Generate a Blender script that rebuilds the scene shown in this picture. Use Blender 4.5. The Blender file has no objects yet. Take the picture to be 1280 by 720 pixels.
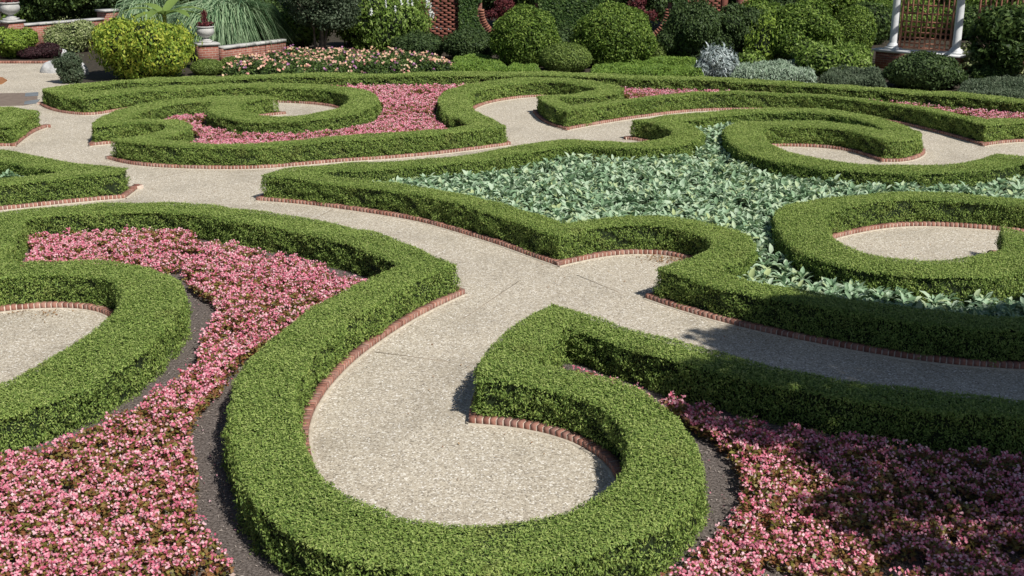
import bpy, bmesh, math, random
import numpy as np
from mathutils import Vector, Matrix
from mathutils.geometry import delaunay_2d_cdt
rad = math.radians
rng = np.random.default_rng(7)
random.seed(3)
C = bpy.context.scene.collection

# ---------------------------------------------------------------- camera geometry (survey of the garden from the terrace)
YH = -105.
F = math.sqrt((360-YH)*4840.); PITCH = math.atan((360-YH)/F); H = 4.8; HH = .44; INS = .08
def unproj(u,v,z=0.):
    x=(u-640)/F; y=(v-360)/F
    c,s=math.cos(PITCH),math.sin(PITCH)
    d=np.array([x, c - y*s, -s - y*c]); t=(z-H)/d[2]
    return np.array([d[0]*t, d[1]*t])
def proj(x,y,z):
    c,s=math.cos(PITCH),math.sin(PITCH)
    dz=z-H; zc=np.maximum(y*c-dz*s,.3); yc=-(dz*c+y*s)
    return 640+F*x/zc, 360+F*yc/zc, zc
def ppm(y,z=0):                      # photo pixels per metre at ground distance y
    return F/(y*math.cos(PITCH)-(z-H)*math.sin(PITCH))
# ---------------------------------------------------------------- plan of the beds, traced round each bed along the path edge
def P(s):
    out=[]
    for tok in s.split():
        k=tok[0]; a,b=tok[1:].split(',')
        out.append((float(a),float(b),k))
    return out
# t,g smooth points, T,G corners (t = path side of the hedge top, g = foot of the brick edging), V = closing point with no hedge
OUT={}
OUT['I1']='''t-60,345 t-45,312 t-30,292 T-24,270 t0,265 t19,262 t47,258.4 t84,254.7 t122,252.8 t159,251.5 t187,251 t240,252 t270,254.5 t302,259 t328,262.5 t356,266 t384,270.5 t412,276.6 t441,284 t469,290.6 t488,295.5 t512,304 t540,315 t560,326
G582,368 g542.6,386 g509,404 g480,424 g455,441 g425,469 g401,498 g388,523 g383.5,545
t392,572 t408,599 t425,616 t452,630 t475,640 t500,647 t526,652 t569,655.3 t610,652.5 t660,647 t694,640 t727,630 t748,621 t771,603 t783,589 t791,574
g776,593 g761,576 g747.7,564.5 g727.5,553.8 g694,542.7 g660,535 g626.7,531.6 G585.7,530
t596,452 t601,442 t610.6,433 t635,410.6 t657.5,393.7 t676,382.5 T690,375.5 t715.6,382 t738,393 t757,400.5 t776,406 t800,412 t850,427.5 t904,441 t951,452 t1001,463 t1052,473 t1102,480.5 t1152,486.5 t1220,492 t1280,497 t1400,503 t1600,508 V1800,900 V640,1500 V-700,900 V-160,520'''
OUT['DB']='''G-100,402 g-40,396 g0,390.7 g14,387.5 g33,385 g55,383.8 g77,383.3 g98.7,383.6 g115,385.5 g131.7,390
t158,376 t150,384 t140,393 t129.5,401.7 t118.5,412.7 t107.5,422.5 t95.5,430 t84,436 t60.5,451 t27,467 t0,478.8 t-40,492 T-100,502 V-260,450'''
OUT['I2']='''G319.7,251.2 g356,254 g394,257.3 g425,262 g459,266.6 g487.5,271 g515.6,276 g540,281 g560,288 g593,297.5 g627,308 g660,320.5 G698,333.6
g721,327.7 g744,322.7 g761,319.3 g781,317.6 g808,316.5 g828,318 g855,321.6 t894.4,300 t895,305 t890,312 t880,317 t870,321 t855,325 t836,328 t820,333
G806,373.5 g850,389 g884,399 g917,408 g951,416 g985,423 g1018,429.5 g1052,436 g1119,448 g1186,457 g1280,463 G1600,472 V1800,210 G1500,215 t1350,202 t1280,195.3 t1261,193.4
T1246,193 t1227.5,199 t1209,202.8 t1190,204.7 t1152.5,205.6 t1115,205 t1077.5,203.8 t1060,201.8 t1038,199.8 t1026,197.8 t1010,194.4 t991,191 t975.6,187.5
g960,182.8 g972,183.6 g983,184 g1007,183.8 g1022.5,184.5 g1040,186 g1059,188.8 g1074,192.5 g1087,197.5 G1101,203
g1115,205 g1130,204 g1143,201 g1155,195.5 g1159,188 t1154,165.5 t1141,158.8 t1115,150 t1077.5,142.8 t1040,136.8 t987.5,134.4 t950,134.4 t912.5,136 t875,139.3 t840,143.6 t815.6,146.8
G779,174.5 g800.6,176.6 t842,163 t839,169 t833,173 t825,175 t815.6,176.6 t800.6,176.8 t776,175.8 t759,175.2 t731,173 t705,171.7 t684,173.8 t656,180 t628,185 t600,190.4 t569,193.7 t531,196.2 t494,199.5 t450,202 t412.5,204.6 t375,208 t355,210'''
OUT['DG']='''g1031.5,299.8 g1040,299.5 g1058.7,294.7 g1077.5,290.6 g1096,286.9 g1120.6,283.5 g1152.5,282.5 g1190,284 g1227.5,287 g1250,289.3 g1280,291.5 g1320,297 G1420,318 V1500,330 T1420,306 t1320,295 t1280,290.5
G1236,318 t1258,304 t1250,310 t1239,316 t1227.5,320.6 t1199,324.6 t1171,327 t1134,324.4 t1105.6,321.2 t1077.5,315 t1059,308.5'''
OUT['I3']='''G48.7,130.6 g56,136 g75,141.5 g93.7,144 g116,145.6 g131,142.8 g144,139.4 g170,136.5 g200,134 g230,132 g256,130.5 g300,129 g352,128.7 g363.4,129.2 g379,130 g394.7,131 g406,132.7 g422,135.4
t437,124.5 t432,130 t425,134 t410,139.4 t391,142.6 t371,144.6 t350,145.3 t330,145 t310,142 t297,137
g316,147.5 g335,145.5 G358,143 t346,120.3 t312.5,119.6 t265.6,121 t228,123.8 t206,125.6 t178,129.7 t150,136 t131,141.9 t120,149.4
G111.6,183 g138.8,181 g170,176 t213,155 t212,158 t202.5,162.5 t184,167 t159,171
G132,199 g150,204.7 g168.7,207.5 g197,210 g240,211.5 g294,212.5 g331,211.5 g365,208.5 g400,205 g437.5,202 g475,199.8 g512.5,197 g550,193.2 g587.5,188.6 g615,185 G639,181.5
t621,150 t606,144.7 t596,140 g593,136.5 g600,133.6 g607.8,130 g623.4,127 g639,124.3 g654.7,122.5 g672,121.3
t749.5,109 t746,111.5 t731,114 t717,115.7 t703,116.6 t690,117.2 G666,140.5
g674,150 g688,157.5 G708,163.4 g731,158.8 g759,154 g787.5,149.4 g815.6,145.6 g840,142.6 g875,139.3 g930,138.3 g980,139.5 g1030,143 g1080,149 g1115,154 g1145,159.9 g1162,164.4 g1180.6,169 g1199,174.2 g1215,179
G1229.4,183.2 g1246,180.2 g1265,178.2 g1280,177.5 g1330,178 G1600,182 V1750,170 T1600,160 t1400,136 t1280,123.7 t1209,117 t1152.5,112.5 t1096,108.7 t1040,105.6 t987.5,101.9 t931,98.4 t856,95.4 t800,93.8 t769,92.5 t719,91 t675,90 t640,89.5 t569,89.6 t520,90.2 t475,90.8 t440,91 t350,92.3 t294,93.7 t237.5,95.6 t187.5,98.4 t150,100.3 t112.5,103 t78.7,106 t60,108 t51,112'''
OUT['I4']='''V-200,150 T-60,127 t0,131.6 t18.7,134.4 T50.6,137.5 G62,158.7 g47,163.6 g33.7,172 G20,183.5 G-60,184 T-62,182 t0,186.9 t18.7,188 t37.5,192.4 t75,200 t112.5,205.6 t140,208.5 T159,210
G175,234.5 G156.6,248.5 g131,250.3 g112.5,251.9 g75,255.6 g37.5,260 g0,263.3 g-40,268 G-150,275'''
def world(name):
    pts=P(OUT[name]); n=len(pts)
    w=[unproj(a,b,HH if k in'tT' else 0.) for a,b,k in pts]
    w=np.array(w)
    # area sign
    A=0.5*np.sum(w[:,0]*np.roll(w[:,1],-1)-np.roll(w[:,0],-1)*w[:,1])
    out=w.copy()
    for i,(a,b,k) in enumerate(pts):
        if k in 'tT':
            e1=w[i]-w[i-1]; e2=w[(i+1)%n]-w[i]
            e1/=np.linalg.norm(e1)+1e-9; e2/=np.linalg.norm(e2)+1e-9
            n1=np.array([e1[1],-e1[0]]);n2=np.array([e2[1],-e2[0]])
            if A<0: n1=-n1;n2=-n2
            if name in('DB','DG'): n1=-n1;n2=-n2
            m=n1+n2; m/=max(np.linalg.norm(m),.5)
            out[i]=w[i]+m*INS*(1 if k=='t' else 1/max(.4,float(m@n1)))
    return out,[k in 'TGV' for _,_,k in pts],[k=='V' for _,_,k in pts]
# hedge widths differ from arm to arm: (outline, u0, v0, u1, v1, width)
WID=[('I3',0,85,1300,128,.78),('I3',1040,100,1700,170,.68),('I3',20,127,450,145,.72),('I3',100,118,360,150,.72),('I3',270,137,340,150,.74),('I3',100,150,225,185,.54),('I3',120,186,650,216,.50),
 ('I3',545,120,680,160,.78),('I3',660,105,752,130,.72),('I3',660,131,735,165,.50),('I3',735,136,1135,161,.38),('I3',1100,155,1228,184,.42),('I3',1229,170,1700,190,.56),
 ('I2',300,180,700,215,.66),('I2',700,130,845,180,.68),('I2',845,130,1160,160,.66),('I2',950,181,1110,206,.74),('I2',1060,200,1290,208,.70),('I2',900,180,1030,200,.84),('I2',300,245,700,335,.56),('I2',700,310,840,336,.56),('I2',841,290,900,336,.64),('I2',806,374,1700,475,.56),
 ('DG',1000,280,1080,320,.76),('DG',1080,278,1400,300,.58),('DG',1070,305,1240,330,.80),
 ('I1',-100,240,590,370,.64),('I1',380,370,600,560,.64),('I1',380,560,560,660,.68),('I1',560,575,800,660,.74),('I1',580,525,780,600,.60),('I1',590,370,700,460,.56),('I1',701,376,1700,510,.50),
 ('DB',-200,380,135,400,.64),('DB',110,360,170,425,.76),('DB',-200,420,112,510,.84)]
def widths(name,dflt):
    o=[]
    for a,b,k in P(OUT[name]):
        w=dflt
        for (l,u0,v0,u1,v1,ww) in WID:
            if l==name and u0<=a<=u1 and v0<=b<=v1: w=ww
        o.append(w)
    return o
def smooth(w,c,v,step=.08,wd=None):
    n=len(w); res=[]
    for i in range(n):
        p1=w[i];p2=w[(i+1)%n]
        p0=w[i-1] if not c[i] else 2*p1-p2
        p3=w[(i+2)%n] if not c[(i+1)%n] else 2*p2-p1
        L=np.linalg.norm(p2-p1); m=max(1,int(L/step))
        # centripetal catmull-rom
        def tj(ti,a,b): return ti+max(np.linalg.norm(b-a),1e-4)**.5
        t0=0;t1=tj(t0,p0,p1);t2=tj(t1,p1,p2);t3=tj(t2,p2,p3)
        for q in range(m):
            t=t1+(t2-t1)*q/m
            A1=(t1-t)/(t1-t0)*p0+(t-t0)/(t1-t0)*p1
            A2=(t2-t)/(t2-t1)*p1+(t-t1)/(t2-t1)*p2
            A3=(t3-t)/(t3-t2)*p2+(t-t2)/(t3-t2)*p3
            B1=(t2-t)/(t2-t0)*A1+(t-t0)/(t2-t0)*A2
            B2=(t3-t)/(t3-t1)*A2+(t-t1)/(t3-t1)*A3
            res.append(((t2-t)/(t2-t1)*B1+(t-t1)/(t2-t1)*B2, c[i] and q==0, v[i] or v[(i+1)%n], wd[i]+(wd[(i+1)%n]-wd[i])*q/m))
    pts=np.array([r[0] for r in res]); cor=np.array([r[1] for r in res]); vir=np.array([r[2] for r in res])
    wid=np.array([r[3] for r in res])
    for it in range(60): wid=wid*.5+(np.roll(wid,1)+np.roll(wid,-1))*.25
    # gaussian smoothing with corners pinned
    for it in range(40):
        nb=(np.roll(pts,1,0)+np.roll(pts,-1,0))/2
        pts=np.where(cor[:,None],pts,pts*.5+nb*.5)
    return pts,cor,vir,wid
# ---------------------------------------------------------------- helpers: objects, tags, meshes
def tag(o, label=None, cat=None, group=None, kind=None):
    if label: o['label']=label
    if cat: o['category']=cat
    if group: o['group']=group
    if kind: o['kind']=kind
    return o
def empty(name, loc=(0,0,0), rz=0):
    o=bpy.data.objects.new(name,None); C.objects.link(o); o.location=loc; o.rotation_euler=(0,0,rz); o.empty_display_size=.2
    return o
def link(name, me, parent=None):
    o=bpy.data.objects.new(name,me); C.objects.link(o)
    if parent: o.parent=parent
    return o
def mesh_from(verts, faces, mats, mi=None, smooth=False):
    """verts (n,3); faces: (m,k) array or list of arrays of equal-k faces; mi: material index per face"""
    me=bpy.data.meshes.new('m')
    fl=[np.asarray(f,dtype=np.int32) for f in (faces if isinstance(faces,list) else [faces]) if len(f)]
    verts=np.asarray(verts,dtype=np.float32)
    me.vertices.add(len(verts)); me.vertices.foreach_set('co',verts.ravel())
    nl=sum(f.size for f in fl); nf=sum(len(f) for f in fl)
    me.loops.add(nl); me.polygons.add(nf)
    me.loops.foreach_set('vertex_index',np.concatenate([f.ravel() for f in fl]))
    tot=np.concatenate([np.full(len(f),f.shape[1],np.int32) for f in fl])
    st=np.concatenate([[0],np.cumsum(tot)[:-1]]).astype(np.int32)
    me.polygons.foreach_set('loop_start',st)
    if mi is not None: me.polygons.foreach_set('material_index',np.asarray(mi,dtype=np.int32))
    for m in (mats if isinstance(mats,list) else [mats]): me.materials.append(m)
    me.update(calc_edges=True)
    if smooth: me.polygons.foreach_set('use_smooth',np.ones(nf,bool))
    return me
class Geo:
    """collects pieces (verts, quads/tris) with a material index"""
    def __init__(s): s.v=[]; s.f={3:[],4:[]}; s.m={3:[],4:[]}; s.n=0
    def add(s,v,f,mi=0):
        v=np.asarray(v,float).reshape(-1,3); f=np.asarray(f,int); k=f.shape[1]
        s.v.append(v); s.f[k].append(f+s.n); s.m[k].append(np.full(len(f),mi) if np.isscalar(mi) else np.asarray(mi)); s.n+=len(v)
        return s
    def box(s,c,d,mi=0,rz=0.,M=None):
        x,y,z=np.array(d)/2.
        v=np.array([[-x,-y,-z],[x,-y,-z],[x,y,-z],[-x,y,-z],[-x,-y,z],[x,-y,z],[x,y,z],[-x,y,z]])
        if rz: cc,ss=math.cos(rz),math.sin(rz); v=v@np.array([[cc,ss,0],[-ss,cc,0],[0,0,1]])
        v=v+np.array(c)
        return s.add(v,[[0,3,2,1],[4,5,6,7],[0,1,5,4],[1,2,6,5],[2,3,7,6],[3,0,4,7]],mi)
    def tube(s,pts,rs,n=8,mi=0):
        pts=np.asarray(pts,float); rs=np.asarray(rs,float)
        V=[];prev=None
        for i,p in enumerate(pts):
            t=pts[min(i+1,len(pts)-1)]-pts[max(i-1,0)]; t=t/(np.linalg.norm(t)+1e-9)
            a=np.cross(t,[0,0,1] if abs(t[2])<.95 else [1,0,0]); a/=np.linalg.norm(a)
            if prev is not None and a@prev<0: a=-a
            prev=a; b=np.cross(t,a)
            th=np.arange(n)*2*math.pi/n
            V.append(p+rs[i]*(np.cos(th)[:,None]*a+np.sin(th)[:,None]*b))
        V=np.concatenate(V); Fs=[]
        for i in range(len(pts)-1):
            for j in range(n): Fs.append([i*n+j,i*n+(j+1)%n,(i+1)*n+(j+1)%n,(i+1)*n+j])
        s.add(V,Fs,mi)
        c0=len(V); 
        return s
    def lathe(s,prof,n=24,c=(0,0,0),mi=0,flute=0,fr=(0,0)):
        V=[]
        for r,z in prof:
            for j in range(n):
                a=j*2*math.pi/n; rr=r
                if flute and fr[0]<z<fr[1]: rr=r*(1+.045*abs(math.sin(a*flute/2))-.02)
                V.append([rr*math.cos(a)+c[0],rr*math.sin(a)+c[1],z+c[2]])
        Fs=[]
        for i in range(len(prof)-1):
            for j in range(n): Fs.append([i*n+j,i*n+(j+1)%n,(i+1)*n+(j+1)%n,(i+1)*n+j])
        return s.add(V,Fs,mi)
    def mesh(s,mats,smooth=False):
        ks=[k for k in (3,4) if s.f[k]]
        return mesh_from(np.concatenate(s.v),[np.concatenate(s.f[k]) for k in ks],mats,np.concatenate([np.concatenate(s.m[k]) for k in ks]),smooth)

# smooth pseudo-noise, vectorised
def vn(p,freq,seed=0,dim=3):
    r=np.random.default_rng(seed+100); p=np.asarray(p)[:,:dim]; o=np.zeros(len(p))
    for i in range(7):
        d=r.normal(size=dim); d/=np.linalg.norm(d); o+=np.sin(p@d*freq*(.6+.25*i)+r.uniform(0,6.28))
    return o/2.6
def unit(a): return a/(np.linalg.norm(a,axis=1,keepdims=True)+1e-9)
def frames(nrm,tilt,up=0.,r=rng):
    """random leaf frames: third axis near nrm, first axis = leaf direction"""
    n=unit(nrm+r.normal(size=nrm.shape)*tilt)
    a=r.normal(size=nrm.shape)*.6; a[:,2]+=up
    a=a-n*np.sum(a*n,1,keepdims=True); a=unit(a); b=np.cross(n,a)
    return a,b,n
RH=(np.array([[-.5,0,0],[0,.5,.06],[.5,0,0],[0,-.5,.06]]),np.array([[0,1,2,3]]))
# leaf with a fold and an arch, rooted at x=0
def leaf_tpl(fold=.25,arch=.35,rows=(0,.3,.65,1.),ws=(.12,.5,.42,.0)):
    V=[];Fs=[]
    for t,w in zip(rows,ws):
        z=arch*(t-t*t*1.25)
        V+= [[t,-w,z+fold*w],[t,0,z],[t,w,z+fold*w]]
    for i in range(len(rows)-1):
        for j in range(2): Fs.append([i*3+j,(i+1)*3+j,(i+1)*3+j+1,i*3+j+1])
    return np.array(V,float),np.array(Fs)
LEAF=leaf_tpl()
def scatter(g,tpl,pos,a,b,n,L,W,mi=0,T=None):
    v,f=tpl; N=len(pos)
    if N==0: return
    L=np.broadcast_to(L,(N,)); W=np.broadcast_to(W,(N,)); T=L if T is None else np.broadcast_to(T,(N,))
    out=(pos[:,None,:]+v[None,:,0,None]*(a*L[:,None])[:,None,:]+v[None,:,1,None]*(b*W[:,None])[:,None,:]+v[None,:,2,None]*(n*T[:,None])[:,None,:])
    ff=(f[None]+(np.arange(N)*len(v))[:,None,None]).reshape(-1,f.shape[1])
    g.add(out.reshape(-1,3),ff,mi if np.isscalar(mi) else np.repeat(mi,len(f)))

# ---------------------------------------------------------------- materials
def lin(c): return tuple(x/12.92 if x<=.04045 else ((x+.055)/1.055)**2.4 for x in c)
def newmat(name):
    m=bpy.data.materials.new(name); m.use_nodes=True; nt=m.node_tree; nt.nodes.clear()
    return m,nt,nt.nodes,nt.links
def ramp(N,cols,pos=None):
    r=N.new('ShaderNodeValToRGB'); e=r.color_ramp.elements
    while len(e)<len(cols): e.new(.5)
    for i,c in enumerate(cols):
        e[i].position=pos[i] if pos else i/(len(cols)-1); e[i].color=(*c,1)
    return r
def leafmat(name,cols,trans=.25,rough=.6,patch=.35,pscale=.9,spec=.3,pos=None,brown=0):
    """leaf colours vary per leaf, and in broad patches over the plant"""
    m,nt,N,L=newmat(name)
    out=N.new('ShaderNodeOutputMaterial'); geo=N.new('ShaderNodeNewGeometry')
    r=ramp(N,cols,pos); tc=N.new('ShaderNodeTexCoord'); no=N.new('ShaderNodeTexNoise'); no.inputs['Scale'].default_value=pscale; no.inputs['Detail'].default_value=3
    L.new(geo.outputs['Position'],no.inputs['Vector'])
    a=N.new('ShaderNodeMath'); a.operation='SUBTRACT'; L.new(no.outputs['Fac'],a.inputs[0]); a.inputs[1].default_value=.5
    b=N.new('ShaderNodeMath'); b.operation='MULTIPLY_ADD'; L.new(a.outputs[0],b.inputs[0]); b.inputs[1].default_value=patch*4
    L.new(geo.outputs['Random Per Island'],b.inputs[2]); L.new(b.outputs[0],r.inputs['Fac'])
    p=N.new('ShaderNodeBsdfPrincipled'); p.inputs['Roughness'].default_value=rough; p.inputs['Specular IOR Level'].default_value=spec
    L.new(r.outputs['Color'],p.inputs['Base Color'])
    if brown:
        n3=N.new('ShaderNodeTexNoise'); n3.inputs['Scale'].default_value=2.4; n3.inputs['Detail'].default_value=5; L.new(geo.outputs['Position'],n3.inputs['Vector'])
        r3=ramp(N,[(0,0,0),(brown,brown,brown)],[.60,.74]); L.new(n3.outputs['Fac'],r3.inputs[0])
        mb=N.new('ShaderNodeMix'); mb.data_type='RGBA'; L.new(r3.outputs[0],mb.inputs[0]); L.new(r.outputs[0],mb.inputs[6]); mb.inputs[7].default_value=(.24,.20,.075,1); L.new(mb.outputs[2],p.inputs['Base Color'])
    if trans>0:
        t=N.new('ShaderNodeBsdfTranslucent'); mx=N.new('ShaderNodeMixShader'); mx.inputs[0].default_value=trans
        L.new(r.outputs['Color'],t.inputs['Color']); L.new(p.outputs[0],mx.inputs[1]); L.new(t.outputs[0],mx.inputs[2]); L.new(mx.outputs[0],out.inputs[0])
    else: L.new(p.outputs[0],out.inputs[0])
    return m
def noisemat(name,cols,scale=8,rough=.85,bump=.2,detail=6,pos=None,bscale=None,spec=.3):
    m,nt,N,L=newmat(name); out=N.new('ShaderNodeOutputMaterial'); p=N.new('ShaderNodeBsdfPrincipled')
    tc=N.new('ShaderNodeNewGeometry'); no=N.new('ShaderNodeTexNoise'); no.inputs['Scale'].default_value=scale; no.inputs['Detail'].default_value=detail
    L.new(tc.outputs['Position'],no.inputs['Vector'])
    r=ramp(N,cols,pos or [.3+.4*i/(len(cols)-1) for i in range(len(cols))]); L.new(no.outputs['Fac'],r.inputs[0]); L.new(r.outputs[0],p.inputs['Base Color'])
    p.inputs['Roughness'].default_value=rough; p.inputs['Specular IOR Level'].default_value=spec
    if bump:
        n2=N.new('ShaderNodeTexNoise'); n2.inputs['Scale'].default_value=bscale or scale*4; n2.inputs['Detail'].default_value=5; L.new(tc.outputs['Position'],n2.inputs['Vector'])
        bp=N.new('ShaderNodeBump'); bp.inputs['Strength'].default_value=bump; bp.inputs['Distance'].default_value=.03; L.new(n2.outputs['Fac'],bp.inputs['Height']); L.new(bp.outputs[0],p.inputs['Normal'])
    L.new(p.outputs[0],out.inputs[0]); return m

def gravelmat():
    m,nt,N,L=newmat('exposed aggregate'); out=N.new('ShaderNodeOutputMaterial'); p=N.new('ShaderNodeBsdfPrincipled')
    g=N.new('ShaderNodeNewGeometry')
    vo=N.new('ShaderNodeTexVoronoi'); vo.inputs['Scale'].default_value=70; L.new(g.outputs['Position'],vo.inputs['Vector'])
    sp=N.new('ShaderNodeSeparateColor'); L.new(vo.outputs['Color'],sp.inputs[0])
    r=ramp(N,[(.21,.185,.15),(.37,.325,.26),(.475,.425,.345),(.515,.465,.38),(.68,.635,.55),(.85,.83,.79)],[0,.15,.45,.72,.9,1.]); L.new(sp.outputs[0],r.inputs[0])
    # coarser mottling
    v2=N.new('ShaderNodeTexVoronoi'); v2.inputs['Scale'].default_value=21; L.new(g.outputs['Position'],v2.inputs['Vector'])
    s2=N.new('ShaderNodeSeparateColor'); L.new(v2.outputs['Color'],s2.inputs[0])
    n1=N.new('ShaderNodeTexNoise'); n1.inputs['Scale'].default_value=.7; n1.inputs['Detail'].default_value=7; n1.inputs['Roughness'].default_value=.6; L.new(g.outputs['Position'],n1.inputs['Vector'])
    r1=ramp(N,[(.80,.79,.77),(1.03,1.02,1.0),(1.10,1.09,1.07)],[.28,.5,.72]); L.new(n1.outputs['Fac'],r1.inputs[0])
    r2=ramp(N,[(.95,.95,.95),(1.0,1.0,1.0),(1.04,1.04,1.03)],[0,.5,1]); L.new(s2.outputs[1],r2.inputs[0])
    mx=N.new('ShaderNodeMix'); mx.data_type='RGBA'; mx.blend_type='MULTIPLY'; mx.inputs[0].default_value=1; L.new(r.outputs[0],mx.inputs[6]); L.new(r1.outputs[0],mx.inputs[7])
    m2=N.new('ShaderNodeMix'); m2.data_type='RGBA'; m2.blend_type='MULTIPLY'; m2.inputs[0].default_value=1; L.new(mx.outputs[2],m2.inputs[6]); L.new(r2.outputs[0],m2.inputs[7])
    L.new(m2.outputs[2],p.inputs['Base Color']); p.inputs['Roughness'].default_value=.85; p.inputs['Specular IOR Level'].default_value=.25
    bp=N.new('ShaderNodeBump'); bp.inputs['Strength'].default_value=.35; bp.inputs['Distance'].default_value=.006; bp.invert=True
    L.new(vo.outputs['Distance'],bp.inputs['Height']); L.new(bp.outputs[0],p.inputs['Normal'])
    L.new(p.outputs[0],out.inputs[0]); return m
def brickislandmat(name,cols):
    m,nt,N,L=newmat(name); out=N.new('ShaderNodeOutputMaterial'); p=N.new('ShaderNodeBsdfPrincipled'); g=N.new('ShaderNodeNewGeometry')
    r=ramp(N,cols); L.new(g.outputs['Random Per Island'],r.inputs[0])
    no=N.new('ShaderNodeTexNoise'); no.inputs['Scale'].default_value=30; no.inputs['Detail'].default_value=6; L.new(g.outputs['Position'],no.inputs['Vector'])
    r2=ramp(N,[(.72,.72,.72),(1.2,1.15,1.1)],[.3,.75]); L.new(no.outputs['Fac'],r2.inputs[0])
    mx=N.new('ShaderNodeMix'); mx.data_type='RGBA'; mx.blend_type='MULTIPLY'; mx.inputs[0].default_value=1; L.new(r.outputs[0],mx.inputs[6]); L.new(r2.outputs[0],mx.inputs[7])
    L.new(mx.outputs[2],p.inputs['Base Color']); p.inputs['Roughness'].default_value=.85; L.new(p.outputs[0],out.inputs[0]); return m
def brickwallmat(name,c1,c2,mortar,scale=1.):
    m,nt,N,L=newmat(name); out=N.new('ShaderNodeOutputMaterial'); p=N.new('ShaderNodeBsdfPrincipled')
    tc=N.new('ShaderNodeTexCoord'); s=N.new('ShaderNodeSeparateXYZ'); L.new(tc.outputs['Object'],s.inputs[0])
    ad=N.new('ShaderNodeMath'); ad.operation='ADD'; L.new(s.outputs[0],ad.inputs[0]); L.new(s.outputs[1],ad.inputs[1])
    cb=N.new('ShaderNodeCombineXYZ'); L.new(ad.outputs[0],cb.inputs[0]); L.new(s.outputs[2],cb.inputs[1])
    b=N.new('ShaderNodeTexBrick'); b.inputs['Scale'].default_value=1/scale; b.inputs['Brick Width'].default_value=.215; b.inputs['Row Height'].default_value=.075; b.inputs['Mortar Size'].default_value=.007
    b.inputs['Color1'].default_value=(*c1,1); b.inputs['Color2'].default_value=(*c2,1); b.inputs['Mortar'].default_value=(*mortar,1); L.new(cb.outputs[0],b.inputs['Vector'])
    no=N.new('ShaderNodeTexNoise'); no.inputs['Scale'].default_value=3; no.inputs['Detail'].default_value=8; L.new(tc.outputs['Object'],no.inputs['Vector'])
    r2=ramp(N,[(.7,.7,.7),(1.2,1.15,1.1)],[.3,.75]); L.new(no.outputs['Fac'],r2.inputs[0])
    mx=N.new('ShaderNodeMix'); mx.data_type='RGBA'; mx.blend_type='MULTIPLY'; mx.inputs[0].default_value=1; L.new(b.outputs['Color'],mx.inputs[6]); L.new(r2.outputs[0],mx.inputs[7])
    L.new(mx.outputs[2],p.inputs['Base Color']); p.inputs['Roughness'].default_value=.85
    bp=N.new('ShaderNodeBump'); bp.inputs['Strength'].default_value=.4; bp.inputs['Distance'].default_value=.006; bp.invert=True; L.new(b.outputs['Fac'],bp.inputs['Height']); L.new(bp.outputs[0],p.inputs['Normal'])
    L.new(p.outputs[0],out.inputs[0]); return m

M={}
M['hedge']=leafmat('clipped yew leaves',[(.10,.165,.036),(.195,.30,.064),(.285,.40,.095),(.40,.49,.14)],trans=.25,patch=.17,pscale=1.3,rough=.6,brown=.4)
M['tips']=leafmat('sun-bright new growth',[(.26,.36,.09),(.36,.46,.13),(.47,.54,.19)],trans=.3,patch=.2,pscale=1.1)  # real new growth plus sunlight on the hedge tops, put into the colour
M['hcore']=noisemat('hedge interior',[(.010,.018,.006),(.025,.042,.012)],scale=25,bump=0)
M['gravel']=gravelmat()
M['mulch']=noisemat('dark bark mulch',[(.075,.06,.052),(.165,.14,.126),(.29,.25,.23)],scale=38,bump=.8,bscale=60,pos=[.32,.55,.78])
M['brick']=brickislandmat('edging brick',[(.20,.085,.062),(.30,.135,.10),(.37,.18,.135),(.24,.125,.105),(.42,.23,.175)])
M['mortar']=noisemat('edging mortar',[(.50,.40,.33),(.66,.56,.47)],scale=30,bump=.2)
M['lip']=noisemat('concrete lip',[(.42,.37,.29),(.60,.54,.44)],scale=14,bump=.2)
M['petal']=leafmat('begonia petals',[(.61,.11,.20),(.81,.26,.37),(.90,.43,.52),(.95,.69,.73)],trans=.3,patch=.10,pscale=.7,rough=.5)
M['bleaf']=leafmat('begonia leaves',[(.13,.13,.03),(.24,.22,.05),(.32,.14,.06),(.22,.08,.05),(.40,.36,.10)],trans=.3,patch=.12,rough=.4,spec=.5)
M['sage']=leafmat('grey green leaves',[(.14,.24,.12),(.25,.39,.225),(.38,.53,.35),(.51,.63,.46),(.46,.55,.26)],trans=.2,patch=.14,pscale=.8,rough=.6)
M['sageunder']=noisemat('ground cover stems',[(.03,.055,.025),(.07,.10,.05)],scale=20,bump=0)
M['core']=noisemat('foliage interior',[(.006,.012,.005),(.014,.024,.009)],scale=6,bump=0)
M['bark']=noisemat('bark',[(.05,.035,.025),(.16,.12,.09)],scale=12,bump=.5)
M['greybark']=noisemat('smooth grey bark',[(.10,.08,.065),(.26,.21,.17)],scale=9,bump=.3)
M['stone']=noisemat('cast stone',[(.40,.40,.39),(.58,.57,.55)],scale=7,bump=.15)
M['whitepaint']=noisemat('white paint',[(.66,.68,.70),(.80,.81,.82)],scale=5,bump=.05,rough=.5)
M['wall']=brickwallmat('brick wall',(.36,.14,.10),(.26,.09,.065),(.42,.34,.29))
M['pierced']=brickislandmat('shaded pierced brick',[(.20,.07,.05),(.27,.10,.07),(.15,.05,.038)])  # brick darkened to put the wall's shade into its colour
M['lattice']=noisemat('red stained lattice',[(.30,.13,.085),(.42,.21,.14)],scale=9,bump=.1)
M['rock']=noisemat('pale boulder',[(.35,.36,.37),(.62,.62,.62)],scale=5,bump=.4)
M['slate']=noisemat('blue grey flagstone',[(.13,.15,.17),(.22,.24,.26)],scale=4,bump=.2)
M['brownband']=noisemat('brown band',[(.17,.13,.105),(.24,.19,.155)],scale=6,bump=.1)
M['soil']=noisemat('planting soil',[(.028,.024,.016),(.075,.062,.045)],scale=9,bump=.6)
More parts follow.
